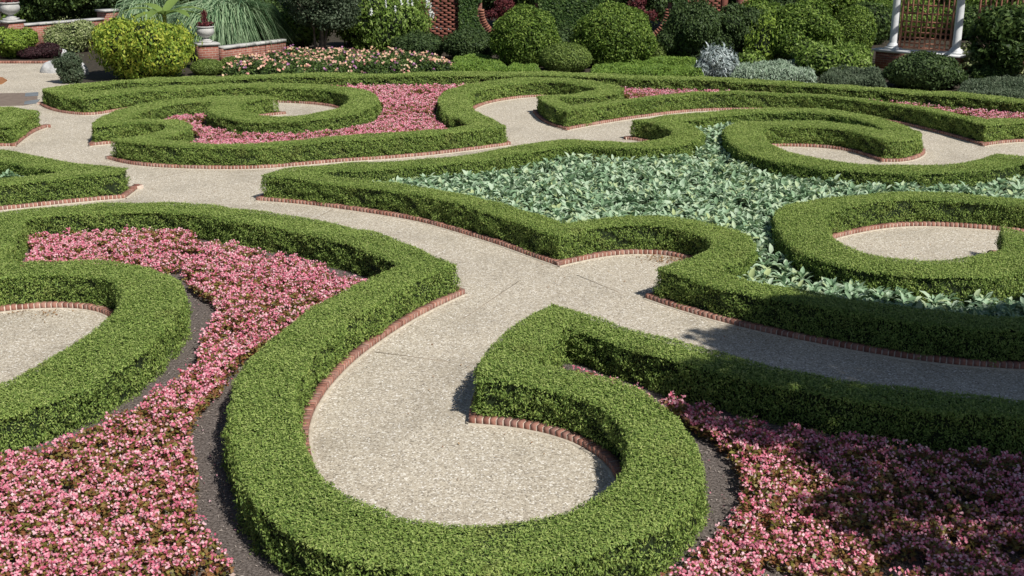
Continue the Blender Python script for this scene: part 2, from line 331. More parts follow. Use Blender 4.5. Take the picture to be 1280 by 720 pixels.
M['lawn']=noisemat('rough ground',[(.025,.045,.015),(.06,.085,.03)],scale=4,bump=.5)
M['joint']=noisemat('joint filler',[(.26,.22,.175),(.34,.29,.23)],scale=9,bump=0)

# ---------------------------------------------------------------- bed outlines -> distance fields -> hedges, soil, edging, beds
CELL=.03
ISL={'I1':dict(loops=['I1','DB'],W=.63),'I2':dict(loops=['I2','DG'],W=.70),'I3':dict(loops=['I3'],W=.67),'I4':dict(loops=['I4'],W=.66)}
LPI={l:k for k in ISL for l in ISL[k]['loops']}
LOOPS={k:smooth(*world(k),wd=widths(k,ISL[LPI[k]]['W'])) for k in OUT}
PER={}
def inpoly(X,Y,poly):
    """even-odd raster of a polygon on the grid rows"""
    ins=np.zeros(X.shape,bool); xs=X[0]; ys=Y[:,0]
    a=poly; b=np.roll(poly,-1,0)
    for j,y in enumerate(ys):
        c=(a[:,1]>y)!=(b[:,1]>y)
        if not c.any(): continue
        xi=np.sort(a[c,0]+(y-a[c,1])*(b[c,0]-a[c,0])/(b[c,1]-a[c,1]))
        k=np.searchsorted(xi,xs); ins[j]=(k%2)==1
    return ins
def field(name):
    loops=ISL[name]['loops']; W=ISL[name]['W']
    P0=LOOPS[loops[0]][0]
    x0=max(P0[:,0].min(),-24)-.5; x1=min(P0[:,0].max(),25)+.5; y0=max(P0[:,1].min(),5.5)-.5; y1=P0[:,1].max()+.5
    nx=int((x1-x0)/CELL); ny=int((y1-y0)/CELL)
    xs=x0+np.arange(nx)*CELL; ys=y0+np.arange(ny)*CELL+.0007
    X,Y=np.meshgrid(xs,ys)
    ins=inpoly(X,Y,P0)
    for l in loops[1:]: ins&=~inpoly(X,Y,LOOPS[l][0])
    R=int(1.75/CELL); per={}
    for l in loops:
        D=np.full(X.shape,9.,np.float32); Wm=np.full(X.shape,W,np.float32); per[l]=(D,Wm)
        p,c,v,wd=LOOPS[l]
        for i in range(len(p)):
            if v[i]: continue
            q=p[(i+1)%len(p)]; a=p[i]
            ci=int((a[0]-x0)/CELL); cj=int((a[1]-y0)/CELL)
            i0,i1=max(ci-R,0),min(ci+R,nx); j0,j1=max(cj-R,0),min(cj+R,ny)
            if i0>=i1 or j0>=j1: continue
            d=q-a; L2=d@d+1e-12
            xx=X[j0:j1,i0:i1]-a[0]; yy=Y[j0:j1,i0:i1]-a[1]
            t=np.clip((xx*d[0]+yy*d[1])/L2,0,1)
            dd=np.hypot(xx-t*d[0],yy-t*d[1]); m=dd<D[j0:j1,i0:i1]; D[j0:j1,i0:i1][m]=dd[m]; Wm[j0:j1,i0:i1][m]=wd[i]
    for l,(D,Wm) in per.items():
        for _ in range(6): Wm[1:-1,1:-1]=(Wm[1:-1,1:-1]*2+Wm[:-2,1:-1]+Wm[2:,1:-1]+Wm[1:-1,:-2]+Wm[1:-1,2:])/6
        per[l]=(np.where(ins,D,-D),Wm)
    D,Wm=per[loops[0]]
    for l in loops[1:]:
        D2,W2=per[l]; m=np.abs(D2)<np.abs(D); D=np.where(m,D2,D); Wm=np.where(m,W2,Wm)
    PER.update({l:(xs,ys)+v for l,v in per.items()})
    return xs,ys,D,Wm
def contours(xs,ys,Fd):
    """marching squares: closed loops of Fd=0"""
    s=Fd>0; act=np.argwhere((s[:-1,:-1]!=s[1:,1:])|(s[:-1,1:]!=s[1:,:-1])|(s[:-1,:-1]!=s[:-1,1:]))
    nxt={}; P={}
    def ep(j,i,e):
        if e==0: k=(j,i,0); a,b=(j,i),(j,i+1)
        elif e==1: k=(j,i+1,1); a,b=(j,i+1),(j+1,i+1)
        elif e==2: k=(j+1,i,0); a,b=(j+1,i),(j+1,i+1)
        else: k=(j,i,1); a,b=(j,i),(j+1,i)
        if k not in P:
            fa,fb=Fd[a],Fd[b]; t=fa/(fa-fb)
            P[k]=(xs[a[1]]+(xs[b[1]]-xs[a[1]])*t, ys[a[0]]+(ys[b[0]]-ys[a[0]])*t)
        return k
    tab={1:[(3,0)],2:[(0,1)],3:[(3,1)],4:[(1,2)],5:[(3,0),(1,2)],6:[(0,2)],7:[(3,2)],8:[(2,3)],9:[(2,0)],10:[(0,1),(2,3)],11:[(2,1)],12:[(1,3)],13:[(1,0)],14:[(0,3)]}
    for j,i in act:
        c=int(s[j,i])|int(s[j,i+1])<<1|int(s[j+1,i+1])<<2|int(s[j+1,i])<<3
        for a,b in tab.get(c,()): nxt[ep(j,i,a)]=ep(j,i,b)
    loops=[]
    while nxt:
        k0=next(iter(nxt)); k=k0; lp=[]
        while k in nxt: lp.append(P[k]); k=nxt.pop(k)
        if len(lp)>12: loops.append(np.array(lp))
    return loops
def sm(lp,it=3):
    for _ in range(it): lp=lp*.5+(np.roll(lp,1,0)+np.roll(lp,-1,0))*.25
    return lp
def fill(loops,z,mat):
    """flat sheet bounded by closed loops (outer and holes)"""
    vs=[];es=[]
    for lp in loops:
        n0=len(vs); m=len(lp); vs+= [Vector((float(a),float(b))) for a,b in lp]; es+=[(n0+i,n0+(i+1)%m) for i in range(m)]
    v,e,f,_,_,_=delaunay_2d_cdt(vs,es,[],0,1e-5)
    V=np.array([[a[0],a[1],z] for a in v])
    T=np.array([t for t in f if len(t)==3])
    cen=V[T].mean(1); inside=np.zeros(len(T),int)
    for lp in loops:
        for i in range(len(lp)):
            a=lp[i]; b=lp[(i+1)%len(lp)]
            if a[1]==b[1]: continue
            m=((a[1]>cen[:,1])!=(b[1]>cen[:,1])); m&=(cen[:,0]<a[0]+(cen[:,1]-a[1])*(b[0]-a[0])/(b[1]-a[1])); inside+=m
    T=T[inside%2==1]
    cr=(V[T[:,1],0]-V[T[:,0],0])*(V[T[:,2],1]-V[T[:,0],1])-(V[T[:,1],1]-V[T[:,0],1])*(V[T[:,2],0]-V[T[:,0],0])
    T[cr<0]=T[cr<0][:,::-1]
    return V,T
def visible(p,m=170,mb=90):
    u,v,zc=proj(p[:,0],p[:,1],p[:,2]); return (u>-m)&(u<1280+m)&(v>-60)&(v<720+mb*2)&(p[:,1]>4)
def lsize(p,base,px=1.45,cap=9):
    return np.minimum(np.maximum(base,px*np.maximum(p[:,1],1)/(F*.8)),cap)

def hedge(name,xs,ys,D,W,label,cull=True):
    prof=np.minimum(D-INS,INS+W-D)
    Gx,Gy=np.meshgrid(xs,ys); gp=np.stack([Gx.ravel(),Gy.ravel()],1)
    prof=prof+ (vn(gp,1.9,5,2)*.020+vn(gp,6,6,2)*.012).reshape(prof.shape)
    loops=[sm(l) for l in contours(xs,ys,prof)]
    root=empty(name,(0,0,0))
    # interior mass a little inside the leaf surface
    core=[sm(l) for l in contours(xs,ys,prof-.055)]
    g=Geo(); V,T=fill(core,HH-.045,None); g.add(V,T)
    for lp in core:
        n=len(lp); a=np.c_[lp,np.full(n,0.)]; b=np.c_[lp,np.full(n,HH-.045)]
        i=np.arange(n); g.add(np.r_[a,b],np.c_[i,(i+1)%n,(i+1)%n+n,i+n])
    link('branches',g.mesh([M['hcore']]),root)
    # leaves
    g=Geo()
    dx=xs[1]-xs[0]
    J,I=np.nonzero(prof>.01)
    px=np.c_[xs[I],ys[J],np.full(len(I),HH)]
    ok=visible(px); px=px[ok]
    s=lsize(px,.026); dens=np.minimum(3.1/(s*s*.5*.62),9000)
    cnt=rng.poisson(dens*dx*dx); p=np.repeat(px,cnt,0); s=np.repeat(s,cnt)
    p[:,:2]+=rng.uniform(-.5,.5,(len(p),2))*dx
    # rounded shoulder
    ii=np.clip(((p[:,0]-xs[0])/dx).round().astype(int),0,len(xs)-1); jj=np.clip(((p[:,1]-ys[0])/dx).round().astype(int),0,len(ys)-1)
    e=prof[jj,ii]; gy,gx=np.gradient(prof); gx=gx[jj,ii]/dx; gy=gy[jj,ii]/dx
    k=np.clip(1-e/.07,0,1)
    p[:,2]+=-.035*k*k+vn(p,1.4,11)*.017+vn(p,7,12)*.010+rng.normal(0,.008,len(p))-.012
    nr=np.c_[-gx*k,-gy*k,np.ones(len(p))]
    a,b,n=frames(unit(nr),.30,.1)
    scatter(g,RH,p,a,b,n,s*rng.uniform(.8,1.5,len(p))*1.15,s*rng.uniform(.35,.6,len(p)))
    # sprigs sticking up, tops only, in the sun-brightened colour
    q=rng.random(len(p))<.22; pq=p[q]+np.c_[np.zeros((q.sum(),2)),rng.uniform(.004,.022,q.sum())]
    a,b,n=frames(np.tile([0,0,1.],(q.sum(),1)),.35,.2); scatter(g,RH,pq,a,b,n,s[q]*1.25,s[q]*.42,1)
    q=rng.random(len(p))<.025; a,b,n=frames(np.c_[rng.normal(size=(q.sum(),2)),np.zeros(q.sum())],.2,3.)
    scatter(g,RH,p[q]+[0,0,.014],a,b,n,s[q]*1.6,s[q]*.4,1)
    for lp in loops:
        nx_=np.roll(lp,-1,0); mid=(lp+nx_)/2; d=nx_-lp; L=np.hypot(*d.T); no=np.c_[d[:,1],-d[:,0]]/(L[:,None]+1e-9)
        # orient outward
        test=mid+no*.03; ii=np.clip(((test[:,0]-xs[0])/dx).round().astype(int),0,len(xs)-1); jj=np.clip(((test[:,1]-ys[0])/dx).round().astype(int),0,len(ys)-1)
        flip=np.median(prof[jj,ii])>0
        if flip: no=-no
        m3=np.c_[mid,np.full(len(mid),HH/2)]
        # keep faces seen from around the terrace
        ok=visible(m3)&((no[:,0]*(-mid[:,0])+no[:,1]*(-mid[:,1]))>-.75*np.hypot(*mid.T))
        s=lsize(m3,.026); dens=np.minimum(2.3/(s*s*.5*.62),7000)*ok
        cnt=rng.poisson(dens*L*(HH-.03)); idx=np.repeat(np.arange(len(mid)),cnt); N_=len(idx)
        if N_==0: continue
        z=rng.uniform(.02,HH-.01,N_); t=rng.uniform(-.5,.5,N_)
        p=np.c_[mid[idx]+d[idx]*t[:,None],z]; nn=np.c_[no[idx],np.full(N_,.15)]
        bul=vn(p,3.,15)*.014+vn(p,13,16)*.022+vn(p,31,17)*.018+rng.normal(0,.02,N_)-.02*(z/HH)-.012-.03*np.clip((z-HH+.08)/.08,0,1)**2
        p[:,:2]+=no[idx]*bul[:,None]
        a,b,n=frames(unit(nn),.85,.6); s=s[idx]
        scatter(g,RH,p,a,b,n,s*rng.uniform(.8,1.5,N_)*1.15,s*rng.uniform(.35,.6,N_))
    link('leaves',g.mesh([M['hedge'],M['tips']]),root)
    tag(root,label,'hedge','clipped yew hedges of the scrollwork garden')
    return root

def offset_pt(p,nrm,d): return p+nrm*d
def edging(name,loop,label):
    """bricks on end round the bed, mortar between them and a thin lip at the foot"""
    root=empty(name)
    gb,gm,gl=Geo(),Geo(),Geo()
    for l in (loop,):
        p,c,v,_=LOOPS[l]; n=len(p)
        A=0.5*np.sum(p[:,0]*np.roll(p[:,1],-1)-np.roll(p[:,0],-1)*p[:,1])
        inward=1 if A>0 else -1
        if l in('DB','DG'): inward=-inward
        # split in runs without virtual points or corners
        runs=[];cur=[]
        for i in range(n+1):
            k=i%n
            if i==n: cur.append(p[0]); break
            if v[k]:
                if len(cur)>1: runs.append(np.array(cur)); 
                cur=[]; continue
            cur.append(p[k])
            if v[(k+1)%n] and not v[k]: pass
            if c[k] and len(cur)>1: runs.append(np.array(cur)); cur=[p[k]]
        if len(cur)>1: runs.append(np.array(cur))
        for r in runs:
            s=np.r_[0,np.cumsum(np.hypot(*np.diff(r,axis=0).T))]; L=s[-1]
            if L<.15: continue
            m=max(1,int(round(L/.07))); st=(np.arange(m)+.5)*L/m
            cx=np.interp(st,s,r[:,0]); cy=np.interp(st,s,r[:,1])
            tx=np.interp(st+.02,s,r[:,0])-np.interp(st-.02,s,r[:,0]); ty=np.interp(st+.02,s,r[:,1])-np.interp(st-.02,s,r[:,1])
            tn=unit(np.c_[tx,ty]); no=np.c_[-tn[:,1],tn[:,0]]*inward
            pp=np.c_[cx,cy,np.zeros(m)]; ok=visible(pp,120)
            for q in np.nonzero(ok)[0]:
                h=.070+random.uniform(-.004,.004); w=L/m-.014
                cc=np.array([cx[q],cy[q]])+no[q]*(.050+random.uniform(-.002,.002))
                gb.box((cc[0],cc[1],h/2-.01),(w,.092,h+.02),rz=math.atan2(tn[q,1],tn[q,0])+random.uniform(-.02,.02))
            # mortar and lip as strips
            N2=np.gradient(r,axis=0); N2=unit(N2); no2=np.c_[-N2[:,1],N2[:,0]]*inward
            okr=visible(np.c_[r,np.zeros(len(r))],160)
            for i in range(len(r)-1):
                if not okr[i]: continue
                for G_,d0,d1,z in ((gm,.0075,.095,.064),(gl,-.03,.012,.012)):
                    a0,a1=r[i]+no2[i]*d0,r[i]+no2[i]*d1; b0,b1=r[i+1]+no2[i+1]*d0,r[i+1]+no2[i+1]*d1
                    V=[(*a0,-.01),(*b0,-.01),(*b1,-.01),(*a1,-.01),(*a0,z),(*b0,z),(*b1,z),(*a1,z)]
                    G_.add(V,[[4,5,6,7],[0,1,5,4],[2,3,7,6]])
    link('bricks',gb.mesh([M['brick']]),root); link('mortar',gm.mesh([M['mortar']]),root); link('foot_strip',gl.mesh([M['lip']]),root)
    tag(root,label,'edging','brick edgings of the garden beds')
ISLK={}

def bed_points(xs,ys,D,W,gap,dens_fn,zone=None,noise=.08):
    J,I=np.nonzero(D>INS+W+(.0 if callable(gap) else gap)-.15)
    p=np.c_[xs[I],ys[J],np.zeros(len(I))]; d=D[J,I]; lim=(INS+W)[J,I]+(gap(p[:,0],p[:,1]) if callable(gap) else gap)
    ok=visible(p,130)&(d>lim+vn(p,2.2,31)*noise)
    if zone is not None: ok&=zone(p[:,0],p[:,1])
    p=p[ok]
    if len(p)==0: return p,None
    dx=xs[1]-xs[0]; dens=dens_fn(p); cnt=rng.poisson(dens*dx*dx); q=np.repeat(p,cnt,0); q[:,:2]+=rng.uniform(-.5,.5,(len(q),2))*dx
    return q,p
def begonias(name,F_,gap,zone,label,hgt=.19,noise=.09,bare=1.0):
    xs,ys,D,W=F_
    cell=.25
    def hz(p):
        gi=np.floor(p[:,:2]/cell); best=np.full(len(p),9.)
        for ox in (-1,0,1):
            for oy in (-1,0,1):
                q=gi+[ox,oy]; hsh=np.sin(q[:,0]*127.1+q[:,1]*311.7)*43758.5; hx=hsh-np.floor(hsh); hs2=np.sin(q[:,0]*269.5+q[:,1]*183.3)*43758.5; hy=hs2-np.floor(hs2)
                best=np.minimum(best,np.hypot(p[:,0]-(q[:,0]+.2+.6*hx)*cell,p[:,1]-(q[:,1]+.2+.6*hy)*cell))
        return hgt*1.12-.075*np.clip(best/(cell*.62),0,1.3)**2+vn(p,3.1,41)*.018+vn(p,15,42)*.012
    g=Geo()
    def clump(p): return (vn(p,4.3,45)+vn(p,9,47)*.7)>-1.45*bare
    # leaves
    p,_=bed_points(xs,ys,D,W,gap,lambda p:2.3/(lsize(p,.042)**2*.36),zone,noise)
    p=p[clump(p)]
    s=lsize(p,.042); z=hz(p)*rng.beta(3.2,1.2,len(p))*1.0; p=p.copy(); p[:,2]=z
    a,b,n=frames(np.tile([0,-.1,1.],(len(p),1)),.55,.1); scatter(g,RH,p,a,b,n,s*rng.uniform(.8,1.3,len(p)),s*rng.uniform(.6,.9,len(p)),mi=0)
    # flower clusters
    p,_=bed_points(xs,ys,D,W,gap,lambda p:.62/(lsize(p,.034,1.6)**2),zone,noise)
    p=p[clump(p)]; u=rng.random(len(p)); keep=u<(.80+.35*vn(p,1.3,44)); p=p[keep]
    s=lsize(p,.027,1.2); p=p.copy(); p[:,2]=hz(p)+rng.uniform(-.015,.03,len(p))
    for k in range(4):
        q=p+np.c_[rng.normal(0,1,(len(p),2))*s[:,None]*.55,rng.normal(0,1,len(p))*s*.35]
        a,b,n=frames(np.tile([.1,-.45,.85],(len(p),1)),.7,0); scatter(g,RH,q,a,b,n,s*rng.uniform(.9,1.3,len(p)),s*rng.uniform(.7,1.,len(p)),mi=1)
    o=link(name,g.mesh([M['bleaf'],M['petal']])); tag(o,label,'flower bed','pink begonia beds',kind='stuff'); return o
def sagebed(name,F_,gap,zone,label):
    xs,ys,D,W=F_; g=Geo()
    c,_=bed_points(xs,ys,D,W,gap,lambda p:1.0/(lsize(p,.14,2.1)**2),zone,.03)
    ns=rng.poisson(8.5,len(c))+3; idx=np.repeat(np.arange(len(c)),ns); p=c[idx]; psz=rng.uniform(.7,1.2,len(c))[idx]; N_=len(p)
    s=lsize(p,.14,1.9)*psz*rng.uniform(.6,1.2,N_); hp=.08+vn(p,3.,51)*.03+.05*psz
    th=rng.uniform(0,2*math.pi,N_); el=rng.normal(.55,.32,N_); r0=rng.uniform(.0,.06,N_)
    p=p+np.c_[np.cos(th)*r0,np.sin(th)*r0,hp+rng.uniform(-.03,.05,N_)]
    a=np.c_[np.cos(th)*np.cos(el),np.sin(th)*np.cos(el),np.sin(el)]
    up=np.c_[-np.cos(th)*np.sin(el),-np.sin(th)*np.sin(el),np.cos(el)]+rng.normal(0,.22,(N_,3)); up-=a*np.sum(a*up,1,keepdims=True); up=unit(up); b=np.cross(up,a)
    scatter(g,LEAF,p,a,b,up,s,s*rng.uniform(.32,.50,N_),mi=0,T=s*.9)
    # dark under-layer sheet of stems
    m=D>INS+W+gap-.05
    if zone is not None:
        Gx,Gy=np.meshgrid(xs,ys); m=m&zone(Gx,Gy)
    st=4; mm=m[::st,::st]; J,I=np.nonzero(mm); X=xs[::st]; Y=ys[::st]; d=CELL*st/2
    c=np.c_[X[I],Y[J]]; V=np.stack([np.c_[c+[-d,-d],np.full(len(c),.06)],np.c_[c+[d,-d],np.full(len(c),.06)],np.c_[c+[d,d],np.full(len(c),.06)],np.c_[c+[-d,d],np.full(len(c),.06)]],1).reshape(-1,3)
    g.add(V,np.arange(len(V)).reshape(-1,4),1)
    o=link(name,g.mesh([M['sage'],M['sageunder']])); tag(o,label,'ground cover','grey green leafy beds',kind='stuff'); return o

# ---------------------------------------------------------------- setting: ground, path, soil
def sheet(name,pts,z,mat):
    V,T=fill([np.array(pts,float)],z,None); g=Geo(); g.add(V,T); o=link(name,g.mesh([mat])); o['kind']='structure'; return o
sheet('ground',[(-260,-60),(260,-60),(260,420),(-260,420)],-.03,M['lawn'])
sheet('gravel_path',[(-30,1),(30,1),(30,46),(-60,60),(-60,30)],0,M['gravel'])
def up(*l): return [tuple(unproj(a,b,0)) for a,b in l]
sheet('planting_soil',up((-900,77),(62,77.5),(70,88),(88,98),(112,106),(300,97),(640,95),(960,103),(1280,128),(1700,150))+[(60,60),(60,160),(-120,160)],.008,M['soil'])
FLD={}
for k in ISL:
    FLD[k]=field(k); xs,ys,D,W=FLD[k]
    lo=[sm(l,2) for l in contours(xs,ys,D-.06)]
    V,T=fill(lo,.026,None); g=Geo(); g.add(V,T)
    o=link('mulch_bed',g.mesh([M['mulch']])); o['kind']='structure'
HL={'I1':'clipped dark green hedge curling round the nearest gravel scroll, in front','I2':'clipped hedge enclosing the large grey green leafy bed right of centre',
    'I3':'long clipped hedge of the far bed, running the full width before the background shrubs','I4':'short pointed piece of clipped hedge at the left edge between the two paths',
    'DB':'clipped hedge ring round the gravel circle cut by the left edge','DG':'clipped hedge ring round the oval gravel area in the grey green bed at right'}
EL={'I1':'brick edging at the foot of the nearest scroll hedge','I2':'brick edging round the grey green leafy bed','I3':'brick edging at the foot of the long far hedge','I4':'brick edging at the foot of the short pointed hedge at left','DB':'brick edging inside the hedge ring at the left edge','DG':'brick edging inside the hedge ring in the grey green bed'}
for k in PER:
    hedge('yew_hedge',*PER[k],HL[k]); edging('brick_edging',k,EL[k])
# joints in the paving
for (a,b) in (((580,398),(648,352)),((721,344),(775,366)),((375,282),(416,262)),((196,222),(236,214)),((468,440),(560,452))):
    p,q=unproj(*a),unproj(*b); d=q-p; L=np.hypot(*d); g=Geo(); g.box((0,0,.0),(L,.010,.006)); o=link('paving_joint',g.mesh([M['joint']])); o.location=(*((p+q)/2),.001); o.rotation_euler=(0,0,math.atan2(d[1],d[0])); o['kind']='structure'
# beds
xs,ys,D,W=FLD['I1']
cxv=float(unproj(590,690)[0])
begonias('begonia_bed',FLD['I1'],lambda x,y:np.where(x<-4.9,.06,.35),lambda x,y:x<cxv,'broad bed of pink begonias filling the lower left between two hedges',bare=1)
begonias('begonia_bed',FLD['I1'],.31,lambda x,y:x>=cxv,'bed of pink begonias half in tree shade at lower right',bare=1)
xa,xb=float(unproj(250,165)[0]),float(unproj(760,125)[0])
begonias('begonia_bed',FLD['I3'],.14,lambda x,y:(x<xb),'pink begonia bed between the two far scroll hedges, narrowing at its middle',bare=.9,noise=.05)
begonias('begonia_bed',FLD['I3'],.12,lambda x,y:x>=xb,'strip of pink begonias inside the far hedge, right of the far scroll',bare=.9,noise=.05)
sagebed('leafy_ground_cover',FLD['I2'],.02,None,'large bed of grey green broad leaves within the right hand hedge')
sagebed('leafy_ground_cover',FLD['I4'],.02,None,'small patch of grey green leaves behind the short hedge at left edge')

# fallen leaves and bark chips
def litter(name,label,areas,pal,size,z=.006):
    g=Geo()
    for (u,v,r,n_) in areas:
        c=unproj(u,v); p=np.c_[c+rng.normal(0,r/2,(n_,2)),np.full(n_,z)+rng.uniform(0,.012,n_)]
        a,b,n=frames(np.tile([0,0,1.],(n_,1)),.25,0); scatter(g,RH,p,a,b,n,size*rng.uniform(.6,1.3,n_),size*.55)
    o=link(name,g.mesh([pal])); tag(o,label,'fallen leaves',kind='stuff')
BROWN=leafmat('dry leaves',[(.20,.09,.035),(.34,.17,.07),(.42,.27,.13),(.16,.10,.05)],patch=.1,trans=.1)
litter('fallen_leaves','brown fallen leaves in the small gravel pocket and along the edgings',[(838,324,.34,260),(856,322,.20,220),(820,322,.3,60),(60,392,.22,40),(20,391,.2,26),(720,345,.8,10),(560,470,1.2,12),(640,560,.9,10),(300,240,1.2,12),(700,140,1.5,14),(1150,310,.6,8),(780,318,.4,20),(765,578,.14,12),(690,560,.3,3),(930,420,.7,10)],BROWN,.035)
CHIP=leafmat('bark chips',[(.12,.10,.09),(.26,.22,.20),(.42,.37,.33),(.20,.15,.12)],patch=.1,trans=0)
xs,ys,D,W=FLD['I1']; q,_=bed_points(xs,ys,D,W,-.10,lambda p:900./(1+p[:,1]*.05),None,.02)
g=Geo(); q[:,2]=.032+rng.uniform(0,.008,len(q)); m=(rng.random(len(q))<.5); q=q[m]; a,b,n=frames(np.tile([0,0,1.],(len(q),1)),.35,0); scatter(g,RH,q,a,b,n,.03*rng.uniform(.5,1.6,len(q)),.010)
o=link('bark_chips',g.mesh([CHIP])); tag(o,'bark chips covering the bare strips beside the near hedges','mulch',kind='stuff')

PET=[]
q,_=bed_points(xs,ys,D,W,lambda x,y:np.full(x.shape,.02),lambda p:np.full(len(p),26.),None,.02)
g=Geo(); q[:,2]=.04; a,b,n=frames(np.tile([0,0,1.],(len(q),1)),.4,0); scatter(g,RH,q,a,b,n,.022,.016)
o=link('fallen_petals',g.mesh([M['petal']])); tag(o,'pink petals dropped on the bark strips beside the near beds','fallen petals',kind='stuff')
# ---------------------------------------------------------------- background planting
PAL={
 'box':   leafmat('boxwood leaves',[(.07,.12,.025),(.13,.20,.04),(.20,.28,.06),(.27,.35,.10)],patch=.15,pscale=1.2),
 'ball':  leafmat('clipped holly leaves',[(.05,.095,.016),(.10,.175,.028),(.17,.265,.045),(.27,.37,.08)],patch=.12,pscale=1.2,spec=.22,rough=.55),
 'yew':   leafmat('dark yew leaves',[(.028,.055,.018),(.055,.095,.028),(.09,.14,.042)],patch=.15,trans=.15),
 'dark':  leafmat('dark evergreen leaves',[(.025,.05,.015),(.05,.09,.024),(.09,.15,.038),(.15,.22,.06)],patch=.15,spec=.22,rough=.55),
 'ivy':   leafmat('ivy leaves',[(.025,.055,.016),(.05,.10,.025),(.08,.15,.036),(.14,.21,.06)],patch=.1,spec=.22,rough=.55),
 'lush':  leafmat('bright leaves',[(.07,.13,.022),(.14,.23,.04),(.22,.33,.06),(.33,.43,.14)],patch=.1,spec=.22,rough=.55),
 'gold':  leafmat('golden leaves',[(.12,.22,.03),(.25,.37,.05),(.40,.50,.07),(.58,.60,.10)],patch=.15,pscale=1.5,trans=.35),
 'gold2': leafmat('yellow green leaves',[(.12,.20,.03),(.22,.33,.045),(.32,.43,.07)],patch=.12),
 'char':  leafmat('chartreuse leaves',[(.10,.19,.03),(.17,.28,.045),(.25,.37,.065)],patch=.15,trans=.3),
 'silver':leafmat('silver leaves',[(.24,.31,.30),(.36,.43,.42),(.48,.55,.55),(.60,.66,.68)],patch=.1,trans=.1),
 'sagey': leafmat('pale sage leaves',[(.17,.25,.16),(.27,.36,.25),(.38,.46,.36)],patch=.1,trans=.1),
 'grey':  leafmat('dull grey green leaves',[(.05,.08,.045),(.09,.13,.07),(.15,.19,.12)],patch=.1),
 'vari':  leafmat('variegated leaves',[(.14,.20,.06),(.30,.36,.14),(.48,.52,.28)],patch=.1),
 'purple':leafmat('purple leaves',[(.03,.014,.018),(.06,.024,.03),(.09,.04,.045)],patch=.1),
 'red':   leafmat('dark red leaves',[(.06,.015,.02),(.13,.03,.035),(.22,.06,.06)],patch=.1),
 'blade': leafmat('grass blades',[(.08,.17,.08),(.18,.30,.15),(.30,.43,.24),(.44,.55,.34)],patch=.06,spec=.5),
 'palewisp':leafmat('pale grass blades',[(.16,.21,.15),(.28,.33,.24)],patch=.06),
 'banana':leafmat('banana leaf',[(.22,.34,.08),(.30,.42,.12)],patch=.02,trans=.4),
 'peach': leafmat('peach lantana petals',[(.74,.42,.24),(.80,.58,.38),(.68,.28,.28),(.82,.70,.50)],trans=.2,patch=.1),
 'mauve': leafmat('mauve petals',[(.30,.12,.26),(.50,.25,.42)],trans=.2,patch=.1),
 'white': leafmat('white petals',[(.66,.70,.68),(.82,.84,.82)],trans=.2,patch=.1),
}
SPH=None
def shell(N_,lo=-.25):
    z=rng.uniform(lo,1,N_); t=rng.uniform(0,2*math.pi,N_); r=np.sqrt(1-z*z); return np.c_[r*np.cos(t),r*np.sin(t),z]
def lump_fn(seed,amp,freq=2.6):
    return lambda d: 1+amp*vn(d,freq,seed)+amp*.45*vn(d,freq*2.7,seed+1)
def blob(g,c,R,lf,mi=1,k=.86,n=20,m=12,lo=-.6):
    V=[]; 
    for i in range(m+1):
        ph=math.asin(lo)+(math.pi/2-math.asin(lo))*i/m
        for j in range(n):
            a=j*2*math.pi/n; V.append([math.cos(a)*math.cos(ph),math.sin(a)*math.cos(ph),math.sin(ph)])
    V=np.array(V); V=V*lf(V)[:,None]*k*np.array(R)+np.array(c)
    g.add(V,[[i*n+j,i*n+(j+1)%n,(i+1)*n+(j+1)%n,(i+1)*n+j] for i in range(m) for j in range(n)],mi)
def foliage(g,c,R,L=.07,cover=2.2,amp=.08,seed=0,depth=.12,tilt=.6,upb=.3,asp=.5,lo=-.3,mi=0,tpl=RH,kcore=.84,freq=2.6,core=1):
    """leaves through an outer shell of a lumpy ellipsoid"""
    R=np.array(R,float); c=np.array(c,float); lf=lump_fn(seed,amp,freq)
    y=c[1]; s0=max(L,1.5*y/(F*.8)); area=4*math.pi*((R[0]*R[1])**1.6/3+(R[0]*R[2])**1.6/3+(R[1]*R[2])**1.6/3)**(1/1.6)*(1-lo)/2
    N_=int(area*cover*2/(s0*s0*asp))
    d=shell(N_,lo); k=1-depth*rng.random(N_)**1.6
    p=c+d*R*(lf(d)*k)[:,None]+rng.normal(0,s0*.25,(N_,3)); keep=p[:,2]>.02; p=p[keep]; d=d[keep]
    a,b,n=frames(unit(d/R),tilt,upb); s=s0*rng.uniform(.7,1.35,len(p))
    scatter(g,tpl,p,a,b,n,s,s*asp*rng.uniform(.8,1.2,len(p)),mi)
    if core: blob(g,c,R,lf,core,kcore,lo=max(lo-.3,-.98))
    return p,d
def geom(u,v,wpx,hpx):
    """ground point, half width and height in metres of a plant seen at (u,v) foot, wpx by hpx"""
    x,y=unproj(u,v); k=ppm(y); return x,y,wpx/k/2,hpx/k/.985
